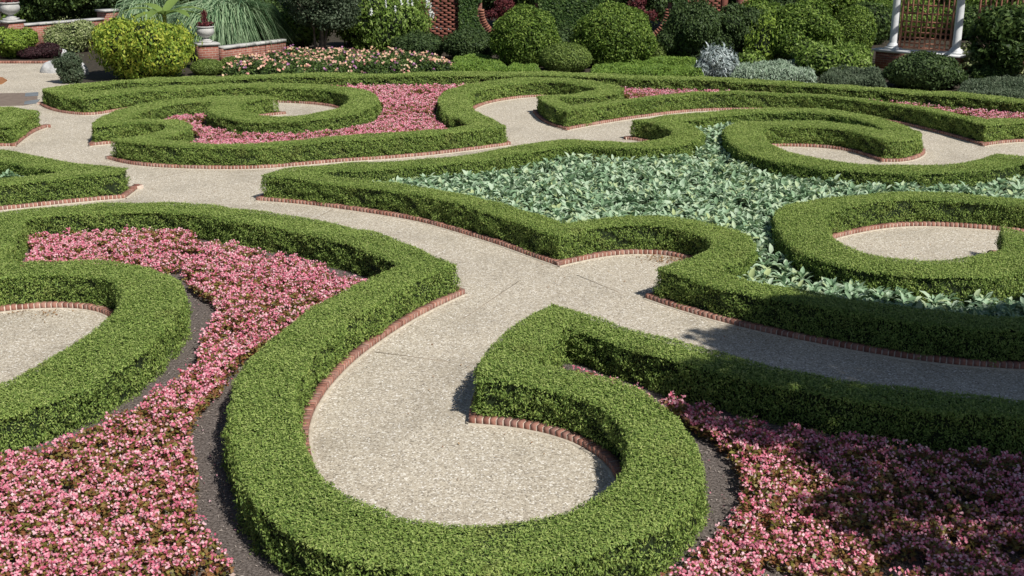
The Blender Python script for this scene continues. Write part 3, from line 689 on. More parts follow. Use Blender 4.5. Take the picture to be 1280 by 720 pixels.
def shrub(name,label,cat,u,v,wpx,hpx,pal,L=.07,deep=.85,group=None,lift=.0,**kw):
    x,y,r,h=geom(u,v,wpx,hpx); g=Geo()
    cz=h*.5 if kw.get('lo',-.3)<-.2 else 0.
    Rz=h-cz; lo=kw.pop('lo',-.95)
    cz=h*.46; Rz=h-cz; lobes=kw.pop('lobes',0); yy=y+r*deep; spiky=kw.pop('spiky',0)
    if not lobes: foliage(g,(0,yy,cz),(r,r*deep,Rz),L,lo=lo,**kw)
    else:
        rr=random.Random(int(u*3+v)); foliage(g,(0,yy,cz*.95),(r*.82,r*deep*.8,Rz*.95),L,lo=lo,seed=int(u),**kw)
        for k in range(lobes):
            a=6.283*(k+rr.uniform(-.3,.3))/lobes; q=rr.uniform(.48,.68); sr=r*rr.uniform(.36,.5); hz=h*rr.uniform(.25,.70)
            kw2=dict(kw); kw2['seed']=k*7+int(u); foliage(g,(math.cos(a)*r*q,yy+math.sin(a)*r*q*deep,hz),(sr,sr,min(sr*rr.uniform(.7,1.0),h-hz if h-hz>sr*.5 else sr*.6)),L,lo=lo,**kw2)
    if spiky:   # loose new shoots standing out of the outline
        n_=int(spiky*r*h*60); d=shell(n_,-.3); p=np.array([0,yy,cz])+d*[r,r*deep,Rz]*rng.uniform(.9,1.10,(n_,1))
        for t in range(4):
            A,B,Nn=frames(d,.9,2.2); scatter(g,RH,p+np.c_[rng.normal(0,.03,(n_,2)),np.full(n_,t*.06)],A,B,Nn,L*rng.uniform(.9,1.5,n_),L*.4)
    for vv in g.v: vv[:,1]-=y+r*deep
    o=link(name,g.mesh([PAL[pal],M['core']])); o.location=(x,y+r*deep,0); tag(o,label,cat,group); return o
BB='clipped ball shrubs'
shrub('ball_shrub','large clipped round green shrub, left one of the two before the ivy wall','shrub',658,87,88,73,'ball',.09,group=BB,amp=.05,depth=.16,tilt=.8,freq=5)
shrub('ball_shrub','large clipped round green shrub, right one of the two before the ivy wall','shrub',771,89,104,77,'ball',.09,group=BB,amp=.055,depth=.16,tilt=.8,freq=5)
shrub('ball_shrub','low clipped mound sitting between the two large round shrubs','shrub',708,93,66,35,'box',.06,group=BB,amp=.02,depth=.06)
shrub('ball_shrub','small pale round shrub peeping out behind the right large round shrub','shrub',822,80,24,27,'box',.06,group=BB,amp=.05)
shrub('ball_shrub','small clipped green mound at the foot of the brick urn pier','shrub',256,96,42,19,'box',.05,group=BB,amp=.02,depth=.06)
shrub('ball_shrub','smaller clipped mound behind the low wall beside the urn pier','shrub',288,88,28,15,'box',.05,group=BB,amp=.02,depth=.06)
shrub('ball_shrub','large dark clipped mound in front of the white columned pergola','shrub',1168,116,98,43,'yew',.09,group=BB,amp=.07,depth=.14,freq=5)
shrub('ball_shrub','tall rounded dark green shrub beside the left end of the pergola','shrub',1072,72,52,60,'ball',.08,group=BB,amp=.04)
shrub('ball_shrub','big rounded green shrub two to the left of the pergola','shrub',1012,88,100,86,'ball',.10,group=BB,amp=.09,depth=.2,lobes=6)
shrub('ball_shrub','rounded dark shrub behind the yellow leaved bush','shrub',945,74,80,72,'ball',.10,group=BB,amp=.10,depth=.2,lobes=6)
shrub('yew_shrub','dark upright yew mass right of the ivy wall','shrub',872,82,92,80,'yew',.09,amp=.12,depth=.25,upb=1.2,lobes=7)
shrub('yew_shrub','dark yew behind, between the pierced wall and the rounded shrubs','shrub',918,80,66,76,'yew',.09,amp=.12,depth=.25,upb=1.2,lobes=7)
shrub('low_yew','low dark clipped yew block left of the large round shrubs','shrub',588,78,66,38,'yew',.08,amp=.09,depth=.14,freq=4)
shrub('low_yew','low dull green yew beside the white flowering shrub','shrub',524,76,66,31,'yew',.08,amp=.10,depth=.16,freq=4)
shrub('yellow_shrub','loose shrub with yellowish new leaves among the dark rounded shrubs','shrub',968,86,60,62,'gold2',.12,amp=.2,depth=.5,cover=1.1,asp=.45,lobes=6,upb=.8,spiky=1.5)
shrub('golden_shrub','wide golden yellow shrub behind the left end of the far hedge','shrub',168,105,132,72,'gold',.11,amp=.10,depth=.3,tilt=.8,cover=2.0,upb=.9,freq=4.5,lobes=9,spiky=1.2)
shrub('silver_shrub','small grey green shrub with pale flowers beside the golden shrub','shrub',83,106,36,40,'grey',.07,amp=.16,depth=.3,lobes=6,upb=.8,spiky=1.5)
shrub('variegated_shrub','pale variegated shrub in front of the left brick wall','shrub',80,68,64,38,'vari',.09,amp=.16,depth=.3,lobes=7,spiky=1.)
shrub('barberry','low purple leaved shrub at the path edge, left of its twin','shrub',34,75,30,14,'purple',.05,amp=.1,group='purple shrubs')
shrub('barberry','low purple leaved shrub, right and slightly taller one beside the boulder','shrub',58,74,32,18,'purple',.05,amp=.1,group='purple shrubs')
shrub('gold_green_shrub','yellow green shrub at the left edge below the urn','shrub',10,75,58,38,'gold2',.09,amp=.12,depth=.25,lobes=6)
shrub('silver_mound','shaggy silver grey mound behind the far hedge','shrub',898,100,50,38,'silver',.13,amp=.24,depth=.4,upb=.9,asp=.22,cover=2.6,lobes=7,spiky=.5)
shrub('laurel','small leafy green shrub behind the silver mound','shrub',938,92,34,27,'lush',.11,amp=.2,depth=.3,asp=.45,lobes=5)
shrub('laurel','broad leaved low shrub below the tall rounded shrub near the pergola','shrub',1050,97,98,36,'lush',.12,amp=.2,depth=.35,asp=.45,lobes=10,spiky=1.)
shrub('laurel','dark low mound right of the big clipped mound','shrub',1241,110,46,28,'dark',.09,amp=.14,lobes=5)
# low carpets
def zv(v,y):
    yn=(v-360)/F; c,s_=math.cos(PITCH),math.sin(PITCH); return H+y*(-s_-yn*c)/(c-yn*s_)
def carpet(name,label,pts,h,pal,L=.08,n=None,upb=1.,asp=.3,cover=2.2,cat='ground cover',extra=None,kind='stuff'):
    """low plants filling a ground outline given by its photo corners"""
    P_=np.array(up(*pts)); x0,y0=P_.min(0); x1,y1=P_.max(0); y=P_[:,1].mean(); s0=max(L,1.5*y/(F*.8))
    N_=int((x1-x0)*(y1-y0)*cover*2.4/(s0*s0*asp)); q=np.c_[rng.uniform(x0,x1,N_),rng.uniform(y0,y1,N_)]
    a_=P_; b_=np.roll(P_,-1,0); ins=np.zeros(N_,bool)
    for a,b in zip(a_,b_):
        if a[1]!=b[1]: ins^=((a[1]>q[:,1])!=(b[1]>q[:,1]))&(q[:,0]<a[0]+(q[:,1]-a[1])*(b[0]-a[0])/(b[1]-a[1]))
    q=q[ins]; edge=np.full(len(q),9.)
    for a,b in zip(a_,b_):
        d=b-a; t=np.clip(((q-a)@d)/(d@d),0,1); edge=np.minimum(edge,np.hypot(*(q-a-t[:,None]*d).T))
    k=np.clip(edge/(h*.8),0,1); hh=h*np.sqrt(1-(1-k)**2)*(1+.24*vn(q,2.4,61,2)+.18*vn(q,6,62,2)); z=hh*rng.beta(3,1,len(q))
    p=np.c_[q,np.maximum(z,.02)]; g=Geo(); a,b,n=frames(np.tile([0,-.5,.8],(len(p),1)),.6,upb); s=s0*rng.uniform(.7,1.4,len(p))
    scatter(g,RH,p,a,b,n,s,s*asp,0)
    mats=[PAL[pal],M['core']]
    if extra:
        for pl,dn,sz in extra:
            mats.append(PAL[pl]); sel=rng.random(len(p))<dn*1.; r_=p[sel].copy(); r_[:,2]=hh[sel]+rng.uniform(-.04,.04,sel.sum())
            for _ in range(3):
                t_=r_+rng.normal(0,sz*.4,r_.shape); a,b,n=frames(np.tile([0,-.6,.8],(len(t_),1)),.6,0); scatter(g,RH,t_,a,b,n,sz*1.2,sz,len(mats)-1)
    c=P_.mean(0); 
    m=len(P_); gi=np.c_[c+(P_-c)*.9,np.full(m,.02)]; gt=np.c_[c+(P_-c)*.80,np.full(m,h*.5)]
    i=np.arange(m); g.add(np.r_[gi,gt],np.c_[i,(i+1)%m,(i+1)%m+m,i+m],1)
    V=np.r_[gt,[[*c,h*.6]]]; g.add(V,np.c_[i,(i+1)%m,np.full(m,m)],1)
    o=link(name,g.mesh(mats)); tag(o,label,cat,kind=kind); return o
carpet('lantana_bed','band of peach and mauve lantana flowers behind the far hedge',((278,98),(420,97),(566,96),(572,86),(520,80),(430,76),(350,79),(290,88)),.40,'dark',.09,extra=(('peach',.019,.08),('mauve',.003,.075)),upb=.4,asp=.5,cat='flower bed')
carpet('chartreuse_ground_cover','bright yellow green low plants left of the round shrubs',((560,96),(640,96),(628,84),(600,78),(566,80)),.26,'char',.10)
carpet('chartreuse_ground_cover','small bright yellow green patch below the left large round shrub',((628,96),(678,96),(672,88),(640,88)),.24,'char',.10)
carpet('chartreuse_ground_cover','bright yellow green low plants right of the round shrubs',((738,97),(880,101),(872,82),(836,76),(800,84),(740,88)),.26,'char',.10)
carpet('silver_ground_cover','low band of pale sage leaves behind the far hedge',((912,104),(1022,110),(1016,92),(960,88),(915,94)),.36,'sagey',.13,upb=1.6,asp=.25)
carpet('grey_ground_cover','dull grey green low plants below the laurels',((1020,110),(1108,116),(1105,98),(1040,96)),.36,'grey',.08)
carpet('grey_ground_cover','pale grey green low plants at the right edge behind the far hedge',((1192,124),(1330,132),(1330,108),(1250,106),(1200,114)),.30,'grey',.09,upb=1.)

# big weeping grass
def grass_clump(name,label,u,v,wpx,hpx,pal='blade',N_=2600,wid=.035,base=.14,droop=1.):
    x,y,r,h=geom(u,v,wpx,hpx); g=Geo(); y2=y+r*.5
    th=rng.uniform(0,2*math.pi,N_); out=r*rng.uniform(.35,1.08,N_); top=h*rng.uniform(.75,1.1,N_)*(1-.25*(out/r-.6).clip(0)); b0=rng.normal(0,base*r,(N_,2))
    ts=np.array([0,.25,.5,.72,.88,1.]); V=np.zeros((N_,len(ts),2,3))
    for i,t in enumerate(ts):
        rr=out*t**1.35; zz=top*(2.1*t-1.85*droop*t**2.3)*1.08
        px_=b0[:,0]+np.cos(th)*rr; py_=b0[:,1]+np.sin(th)*rr
        wv=wid*(1-t)**.6+.004
        V[:,i,0]=np.c_[px_-np.sin(th)*wv-.3*wv,py_+np.cos(th)*wv,np.maximum(zz,.02)]; V[:,i,1]=np.c_[px_+np.sin(th)*wv+.3*wv,py_-np.cos(th)*wv,np.maximum(zz,.02)+.01]
    V=V.reshape(N_,-1,3); f=np.array([[2*i,2*i+1,2*i+3,2*i+2] for i in range(len(ts)-1)])
    g.add(V.reshape(-1,3),(f[None]+(np.arange(N_)*2*len(ts))[:,None,None]).reshape(-1,4),0)
    blob(g,(0,0,h*.25),(r*.5,r*.5,h*.5),lump_fn(3,.1),1,1.)
    o=link(name,g.mesh([PAL[pal],M['core']])); o.location=(x,y2,0); tag(o,label,'ornamental grass'); return o
grass_clump('weeping_grass','huge arching clump of weeping grass behind the urn on its pier',276,76,150,92,N_=5200,wid=.026)
grass_clump('weeping_grass','arching grass clump behind the golden shrub and banana plant',184,62,96,80,N_=2600,wid=.026)
grass_clump('wispy_grass','wispy grey grass behind the left brick wall',105,40,36,30,'palewisp',500,.02,.1,.8)

# trees and tall shrubs
def tree(name,label,u,v,wpx,hpx,pal,trunk_h=.35,stems=4,L=.12,amp=.2,depth=.5,cover=1.3,group=None,bark='bark',sz=1.,cz=.64,rz=.40,lo=-.95,cat='tree',clumps=9,tr=.05):
    x,y,r,h=geom(u,v,wpx,hpx); y2=y+r*.7; root=empty(name,(x,y2,0)); g=Geo(); rr=random.Random(hash(label)%9999 if False else len(label)*7+int(u))
    tips=[]
    for k in range(stems):
        a=rr.uniform(0,6.28); d=rr.uniform(.15,.45)*r
        p0=np.array([math.cos(a)*.10,math.sin(a)*.10,-.05]); p1=p0+[math.cos(a)*d*.35,math.sin(a)*d*.35,h*trunk_h]; p2=p1+[math.cos(a)*d,math.sin(a)*d,h*.3]
        g.tube([p0,(p0+p1)/2+[rr.uniform(-.05,.05),rr.uniform(-.05,.05),0],p1,p2],[tr,tr*.8,tr*.6,tr*.25],7)
        for q in range(3):
            b=a+rr.uniform(-1.2,1.2); e_=p1+(p2-p1)*rr.uniform(.2,.9); g.tube([e_,e_+[math.cos(b)*r*.4,math.sin(b)*r*.4,h*.15]],[tr*.35,tr*.12],5)
    link('trunk',g.mesh([M[bark]],True),root)
    g=Geo()
    for k in range(clumps):
        a=rr.uniform(0,6.28); d=r*.62*math.sqrt(rr.random()); zz=h*cz+rr.uniform(-.7,.8)*h*rz*(1-.4*d/r)
        s_=r*rr.uniform(.30,.46); f0=len(g.v)
        foliage(g,(math.cos(a)*d,math.sin(a)*d+y2,zz),(s_*1.1,s_*1.1,s_*.8),L,cover=cover,amp=amp,seed=k*3+int(u),depth=depth,tilt=.8,upb=0,lo=lo,core=1,kcore=.5)
        for vv in g.v[f0:]: vv[:,1]-=y2
    link('crown',g.mesh([PAL[pal],M['core']]),root); tag(root,label,cat,group); return root
tree('crape_myrtle','dark multi stemmed small tree with pale trunks behind the lantana','393' and 393,76,120,92,'grey',.42,5,.10,bark='greybark',cz=.80,rz=.34,tr=.07,clumps=12)
shrub('white_flowering_shrub','tall leafy shrub topped with white flower spikes','shrub',478,72,122,84,'lush',.13,amp=.15,depth=.35,asp=.42,cover=1.7,upb=.7,freq=4,spiky=1.)
g=Geo(); x,y,r,h=geom(478,72,122,84)
sh=bpy.data.objects['white_flowering_shrub']
for k in range(76):
    a=random.uniform(2.6,6.8); d=r*random.uniform(.1,.98); zz=h*(.46+.52*math.sqrt(max(0,1-(d/r)**2)))*random.uniform(.93,1.04)-.02; n_=12; g=Geo()
    g.tube([(0,0,-.05),(0,0,.2)],[.012,.004],5); p=np.c_[rng.normal(0,.018,n_),rng.normal(0,.018,n_),np.linspace(0,.2,n_)]; A,B,Nn=frames(np.tile([0,-1.,.4],(n_,1)),.6,.5); scatter(g,RH,p,A,B,Nn,.075*(1.3-np.linspace(0,.6,n_)),.06)
    o=link('flower_spike',g.mesh([PAL['white']]),sh); o.location=(math.cos(a)*d*1.03,math.sin(a)*d*.9-.05,zz)
tree('magnolia','dark glossy leaved tree at the right edge in front of the pergola',1268,112,110,108,'dark',.2,4,.16,clumps=16,cz=.52,rz=.46,depth=.35,cover=1.7,tr=.07)
tree('leafy_shrub','bright leaved shrub behind the crape myrtle',366,70,90,62,'lush',.2,3,.14,clumps=9,cz=.5,rz=.42,cat='shrub')
tree('leafy_shrub','leafy dark shrub right of the crape myrtle stems',428,66,64,70,'dark',.2,3,.12,clumps=9,cz=.5,rz=.42,cat='shrub')
tree('red_maple','dark red leaved small tree in the left round opening of the ivy wall',628,46,50,50,'red',.2,3,.10,clumps=6,cz=.5,rz=.4,group='red trees in the wall openings')
tree('red_maple','dark red leaved small tree in the right round opening of the ivy wall',806,50,50,56,'red',.2,3,.10,clumps=6,cz=.55,rz=.4,group='red trees in the wall openings')
BT='background trees'
for (u,v,wp,hp,pl,lb) in ((62,46,110,62,'dark','dark evergreen behind the left brick wall'),(20,44,60,54,'ball','leafy tree behind the urn at the left edge'),(130,44,90,60,'yew','dark tree behind the pier at the end of the left wall'),
   (240,40,140,70,'dark','dark tree behind the weeping grass'),(330,44,90,70,'dark','dark tree between weeping grass and crape myrtle'),(400,38,130,80,'dark','dark tree behind the crape myrtle'),
   (480,36,120,70,'dark','dark tree behind the white flowering shrub'),(560,30,100,60,'dark','dark tree behind the pierced brick wall'),
   (1110,36,120,90,'dark','dark tree behind the left end of the pergola'),(960,40,120,90,'dark','dark tree behind the yellow leaved shrub'),(880,38,120,90,'yew','dark tree behind the sunlit honeycomb wall'),(1190,34,130,90,'dark','dark tree far behind the pergola'),(700,40,150,90,'dark','dark tree behind the ivy wall'),(800,40,130,90,'yew','dark tree behind the right opening of the ivy wall'),(620,38,120,90,'yew','dark tree behind the left opening of the ivy wall'),
   (1000,42,120,90,'ball','tall green tree behind the rounded shrubs'),(1075,40,110,80,'lush','green tree behind the tallest rounded shrub beside the pergola'),(1150,40,110,80,'lush','leafy green tree seen through the pergola lattice'),
   (1225,42,110,80,'lush','leafy green tree behind the right half of the pergola'),(1300,44,120,80,'dark','dark tree behind the magnolia at the right edge'),(930,34,110,60,'grey','grey green tree behind the pierced wall on the right')):
    x_,y_,r_,h_=geom(u,v,wp,hp)
    tree('background_tree',lb,u,v,wp*1.15,max(hp,3.2*ppm(y_)),pl,.25,2,.16,clumps=12,cz=.5,rz=.46,group=BT,cover=1.3,depth=.35,tr=.1)

FG='dark shrubs closing the gaps'
for (u,v,wp,hp,pl,lb) in ((1092,58,60,50,'dark','dark shrub left of the first pergola column, behind the tallest rounded shrub'),(1145,52,120,46,'ball','dark low shrub behind the pergola lattice'),(1225,52,90,40,'dark','dark shrub behind the second pergola bay'),
  (995,62,70,60,'yew','dark shrub in the gap behind the yellow leaved shrub'),(450,60,60,50,'dark','dark shrub between crape myrtle and white flowering shrub'),(560,60,60,20,'yew','low dark shrub before the dark honeycomb wall'),
  (330,66,70,60,'dark','dark shrub right of the weeping grass'),(365,64,60,44,'dark','dark shrub behind the crape myrtle stems'),(230,64,40,40,'dark','dark shrub between the two grass clumps'),(712,68,60,30,'yew','dark shrub in the gap between the two large round shrubs'),(848,74,40,50,'yew','dark shrub right of the right hand large round shrub')):
    shrub('dark_shrub',lb,'shrub',u,v,wp,hp,pl,.12,amp=.12,depth=.25,group=FG)

# banana plant
x,y,_,_=geom(205,86,10,10); root=empty('banana_plant',(x,y+.4,0)); g=Geo(); hB=66/ppm(y)
g.tube([(0,0,0),(.02,0,hB*.5),(.05,0,hB)],[.10,.085,.06],10); link('stem',g.mesh([noisemat('banana stem',[(.22,.24,.06),(.42,.40,.13)],scale=6,bump=.2)],True),root)
g=Geo(); BL=leaf_tpl(.12,.8,(0,.2,.45,.7,.9,1.),(.05,.42,.5,.42,.22,.0))
for k,(a,el) in enumerate(((.1,.2),(1.2,.5),(2.6,.3),(3.5,.2),(4.6,.1),(5.6,.1),(3.0,-.05),(.4,.0),(4.1,.0))):
    A=np.array([[math.cos(a)*math.cos(el),math.sin(a)*math.cos(el),math.sin(el)]]); U=np.array([[-math.cos(a)*math.sin(el),-math.sin(a)*math.sin(el),math.cos(el)]]); B=np.cross(U,A)
    scatter(g,BL,np.array([[.05,0,hB-.05]]),A,B,U,np.array([1.35]),np.array([.42]),0,T=np.array([.7]))
link('leaves',g.mesh([PAL['banana']]),root); tag(root,'banana plant with pale leaves rising behind the golden shrub','banana plant')

# ---------------------------------------------------------------- brick walls, piers, urns
def urn(name,label,loc,s=1.,plants=True):
    root=empty(name,loc); g=Geo()
    g.box((0,0,.03*s),(.36*s,.36*s,.06*s)); link('plinth',g.mesh([M['stone']]),root)
    g=Geo(); g.lathe([(.0,.06*s),(.15*s,.06*s),(.155*s,.09*s),(.09*s,.12*s),(.075*s,.15*s),(.11*s,.17*s),(.20*s,.22*s),(.265*s,.30*s),(.275*s,.37*s),(.25*s,.44*s),(.235*s,.46*s),(.27*s,.475*s),(.285*s,.50*s),(.27*s,.515*s),(.22*s,.515*s),(.2*s,.45*s),(0,.44*s)],48,flute=24,fr=(.18*s,.45*s))
    link('bowl',g.mesh([M['stone']],True),root)
    tag(root,label,'urn','planted stone urns')
    g=Geo(); N_=260; th=rng.uniform(0,6.28,N_); rr=rng.uniform(0,.27*s,N_); p=np.c_[np.cos(th)*rr,np.sin(th)*rr,.50*s+rng.uniform(0,.13*s,N_)]
    a,b,n=frames(np.tile([0,-.3,1.],(N_,1)),.8,.3); scatter(g,RH,p,a,b,n,.10,.06)
    N_=90; th=rng.uniform(0,6.28,N_); p=np.c_[rng.normal(0,.05,(N_,2)),.6*s+rng.uniform(0,.38*s,N_)]; a,b,n=frames(np.c_[np.cos(th),np.sin(th),np.zeros(N_)],.3,2.5); scatter(g,RH,p,a,b,n,.20,.035)
    o=link('urn_planting',g.mesh([PAL['red']])); o.location=loc; tag(o,label.replace('fluted stone urn','dark red foliage plant in the urn'),'plant','red plants in the urns')
def pier(name,label,x,y,w,h,rz,cap=.10):
    root=empty(name,(x,y,0),rz); g=Geo(); g.box((0,0,h/2),(w,w,h)); link('shaft',g.mesh([M['wall']]),root)
    g=Geo(); g.box((0,0,h+.045),(w+cap,w+cap,.07)); g.box((0,0,h+.005),(w+cap*.5,w+cap*.5,.012)); link('cap',g.mesh([M['stone']]),root)
    tag(root,label,'pier','brick piers with stone caps'); return h+.08
def wallseg(name,label,p,q,h,th=.3,cop=.08):
    p=np.array(p);q=np.array(q); d=q-p; L=np.hypot(*d); root=empty(name,(*((p+q)/2),0),math.atan2(d[1],d[0]))
    g=Geo(); g.box((0,0,h/2),(L,th,h)); link('brickwork',g.mesh([M['wall']]),root)
    g=Geo(); n=max(2,int(L/.6))
    for i in range(n): g.box((-L/2+L*(i+.5)/n,0,h+cop/2),(L/n-.008,th+.08,cop))
    link('coping',g.mesh([M['stone']]),root); tag(root,label,'wall','brick garden walls'); return root
# left wall with two piers
def at(u,v,z): return unproj(u,v,z)
w0=at(24,30,1.0); w1=at(128,22,1.0); dW=w1-w0; dW/=np.hypot(*dW)
wallseg('garden_wall','long brick garden wall with pale coping behind the left shrubs',w0,w1-dW*.05,.92)
wallseg('garden_wall','short end of brick wall left of the left hand urn pier',w0-dW*3.2,w0-dW*.62,.75)
pc=w0-dW*.30; hp=pier('brick_pier','brick pier carrying the urn at the left edge',pc[0],pc[1],.6,1.08,math.atan2(dW[1],dW[0])); urn('stone_urn','fluted stone urn on the brick pier at the left edge',(pc[0],pc[1],hp),1.25)
pc=w1+dW*.3; pier('brick_pier','taller brick pier ending the left garden wall',pc[0],pc[1],.62,1.22,math.atan2(dW[1],dW[0]))
# middle pier with urn
x,y=unproj(257,88); hp=pier('brick_pier','brick pier carrying the urn, beside the golden shrub',x,y+.35,.62,.78,rad(28)); urn('stone_urn','fluted stone urn on the brick pier beside the golden shrub',(x,y+.35,hp),1.02)
c0=np.array([x,y+.35])+[.38,.25]; c1=c0+np.array([math.cos(rad(58)),math.sin(rad(58))])*3.
wallseg('garden_wall','low brick wall running back from the urn pier beside the golden shrub',c0,c1,.62,.28,.09)
# path edge and boulders at the left
g=Geo(); a=unproj(-40,79); b=unproj(64,79); n=int(np.hypot(*(b-a))/.09)
for i in range(n):
    p=a+(b-a)*(i+.5)/n; g.box((p[0],p[1],.03),(.078,.18,.10))
tag(link('path_edging',g.mesh([M['brick']])),'row of edging bricks along the far side of the left path','edging')
def boulder(label,u,v,wpx,hpx,seed):
    x,y,r,h=geom(u,v,wpx,hpx); g=Geo(); lf=lump_fn(seed,.06,1.6); blob(g,(0,0,h*.2),(r,r*.7,h*.8),lf,0,1.,28,14,-.9); o=link('boulder',g.mesh([M['rock']],True)); o.location=(x,y+r*.7,0); tag(o,label,'boulder','pale boulders')
boulder('flat pale boulder at the path edge beside the purple shrubs',64,92,40,15,3); boulder('small pale rock between the boulder and the golden shrub',100,94,18,14,9); boulder('small pale rock behind the silver grey shrub',76,72,16,10,5)
# flagstones where the two left paths meet
def slab(name,label,pts,z,mat,th=.02):
    P_=up(*pts); V,T=fill([np.array(P_)],z,None); m=len(P_); g=Geo(); g.add(V,T)
    P3=np.array([(*p,z) for p in P_]); P4=P3-[0,0,th]; i=np.arange(m); g.add(np.r_[P3,P4],np.c_[i,(i+1)%m,(i+1)%m+m,i+m]); o=link(name,g.mesh([mat])); o['kind']='structure'; return o
slab('brown_band','',((-80,118),(47,116),(47,129),(30,132),(-80,134)),.005,M['brownband'],.004)  # flat brown band across the left path
slab('flagstone','',((32,116.5),(48,115.5),(48,120),(31,121)),.012,M['slate'],.01)
slab('flagstone','',((31,127),(50,124.5),(46,129.5),(30,131)),.012,M['slate'],.01)
slab('mulch_bed','',((-60,96),(3,97.5),(9,101),(2,105.5),(-60,108)),.03,noisemat('orange mulch',[(.28,.12,.05),(.42,.20,.09)],scale=20,bump=.5),.03)

# ---------------------------------------------------------------- ivy wall with round openings, pierced brick walls
YI=unproj(700,66)[1]
k=ppm(YI+1)
def ux(u,y): return (u-640)/ppm(y,1.2)
yw=YI+1.4
def wall_arc(name,label,parts): pass
# ivy covered brick wall: three brick panels between the openings, leaves spread over them
root=empty('ivy_wall',(0,0,0)); tag(root,'tall brick wall covered in ivy behind the two large round shrubs','wall')
Hw=3.4; xl,xr=ux(574,yw),ux(858,yw); holes=[(ux(635,yw),33/ppm(yw,1.5),zv(13,yw)),(ux(797,yw),38/ppm(yw,1.5),zv(12,yw))]
n_,m_=150,60; g=Geo(); dx=(xr-xl)/n_; dz=Hw/m_
def solid(X,Z):
    s=np.ones_like(X,bool)
    for cx,r_,cz in holes: s&=~(((X-cx)**2+(Z-cz)**2<r_*r_)|((abs(X-cx)<r_)&(Z>cz)&(Z<cz+2.4)))
    return s
cells=[]
for i in range(n_):
    for j in range(m_):
        X=xl+dx*(i+.5); Z=dz*(j+.5)
        if solid(np.array([X]),np.array([Z]))[0]:
            g.add([[xl+dx*i,yw,dz*j],[xl+dx*(i+1),yw,dz*j],[xl+dx*(i+1),yw,dz*(j+1)],[xl+dx*i,yw,dz*(j+1)]],[[0,1,2,3]])
            g.add([[xl+dx*i,yw+.3,dz*j],[xl+dx*(i+1),yw+.3,dz*j],[xl+dx*(i+1),yw+.3,dz*(j+1)],[xl+dx*i,yw+.3,dz*(j+1)]],[[3,2,1,0]])
link('brickwork',g.mesh([M['wall']]),root)
for cx,r_,cz in holes:
    g=Geo(); 
    for q in range(34):
        a=math.pi+math.pi*q/33; g.box((0,0,0),(.19,.34,.06))
        vv=g.v[-1]; ca,sa=math.cos(a),math.sin(a); vx=vv[:,0].copy(); vz=vv[:,2].copy(); vv[:,0]=cx+(r_+.0)*ca+vx*ca-vz*sa; vv[:,2]=cz+r_*sa+vx*sa+vz*ca; vv[:,1]+=yw+.13
    link('brick_arch',g.mesh([brickislandmat('arch brick',[(.30,.12,.08),(.38,.17,.115),(.24,.09,.06)])]),root)
N_=52000; X=rng.uniform(xl,xr,N_); Z=rng.uniform(0,Hw,N_); ok=solid(X,Z)
for cx,r_,cz in holes: ok&=(((X-cx)**2+(Z-cz)**2)>(r_+.17)**2)|(Z>cz+.3)
X=X[ok];Z=Z[ok]; p=np.c_[X,np.full(len(X),yw-.10)+vn(np.c_[X,Z,Z],2.,71)*.06-rng.random(len(X))*.10,Z]
g=Geo(); a,b,n=frames(np.tile([0,-1.,.35],(len(p),1)),.5,-.4); scatter(g,RH,p,a,b,n,.13*rng.uniform(.7,1.3,len(p)),.085); link('ivy',g.mesh([PAL['ivy']]),root)
def pierced(name,label,p,q,h,z0=0):
    """honeycomb brick wall: every course leaves gaps between its bricks"""
    p=np.array(p);q=np.array(q); d=q-p; L=np.hypot(*d); root=empty(name,(*p,0),math.atan2(d[1],d[0])); g=Geo()
    row=.085; n=int(h/row)
    for j in range(n):
        off=(.5 if j%2 else 0)
        i=-1
        while True:
            x0=(i+off)*.30; x1=x0+.215; i+=1
            if x0>L: break
            a=max(x0,0); b=min(x1,L)
            if b-a>.03: g.box(((a+b)/2,0,z0+row*(j+.5)),(b-a,.11,row-.002))
    for xx in (0,L): g.box((xx,0,z0+h/2),(.22,.24,h))
    link('honeycomb_bricks',g.mesh([M['pierced'] if 'dark' in label else brickislandmat('lit wall brick',[(.42,.17,.11),(.50,.22,.15),(.34,.12,.085)])]),root); tag(root,label,'wall','pierced brick walls')  # shaded and sunlit copies of one brick colour, picked by the label
pierced('pierced_wall','dark honeycomb brick wall between the white flowering shrub and the ivy',(ux(512,yw),yw+.2),(ux(578,yw),yw+.1),3.0)
pierced('pierced_wall','sunlit honeycomb brick wall showing above the dark yews at right',(ux(856,yw),yw+.1),(ux(906,yw),yw+.3),3.2)
x_=ux(922,yw); g=Geo(); pier('brick_pier','brick pier at the right end of the sunlit honeycomb wall',x_+.22,yw+.3,.42,3.2,0)
g=Geo(); a=unproj(536,49); b=unproj(562,52); d=b-a; L_=np.hypot(*d); g.box((0,0,.25),(L_,.35,.5)); o=link('stone_step',g.mesh([M['stone']])); o.location=(*((a+b)/2),0); o.rotation_euler=(0,0,math.atan2(d[1],d[0])); tag(o,'pale stone step in front of the dark honeycomb wall','step')

# ---------------------------------------------------------------- pergola
zb=.62
A=at(1091,61,zb); B=at(1190,68.5,zb); D=(B-A)/np.hypot(*(B-A)); Nn=np.array([-D[1],D[0]])
ang=math.atan2(D[1],D[0]); root=empty('pergola',(A[0],A[1],0),ang); tag(root,'pergola of white columns and red lattice on a brick base, top right','pergola')
span=np.hypot(*(at(1184,66,zb)-at(1108,60,zb)))
c1=float(np.hypot(*(at(1108,60,zb)-A)))
cols_x=[c1,c1+span,c1+2*span,c1+3*span]
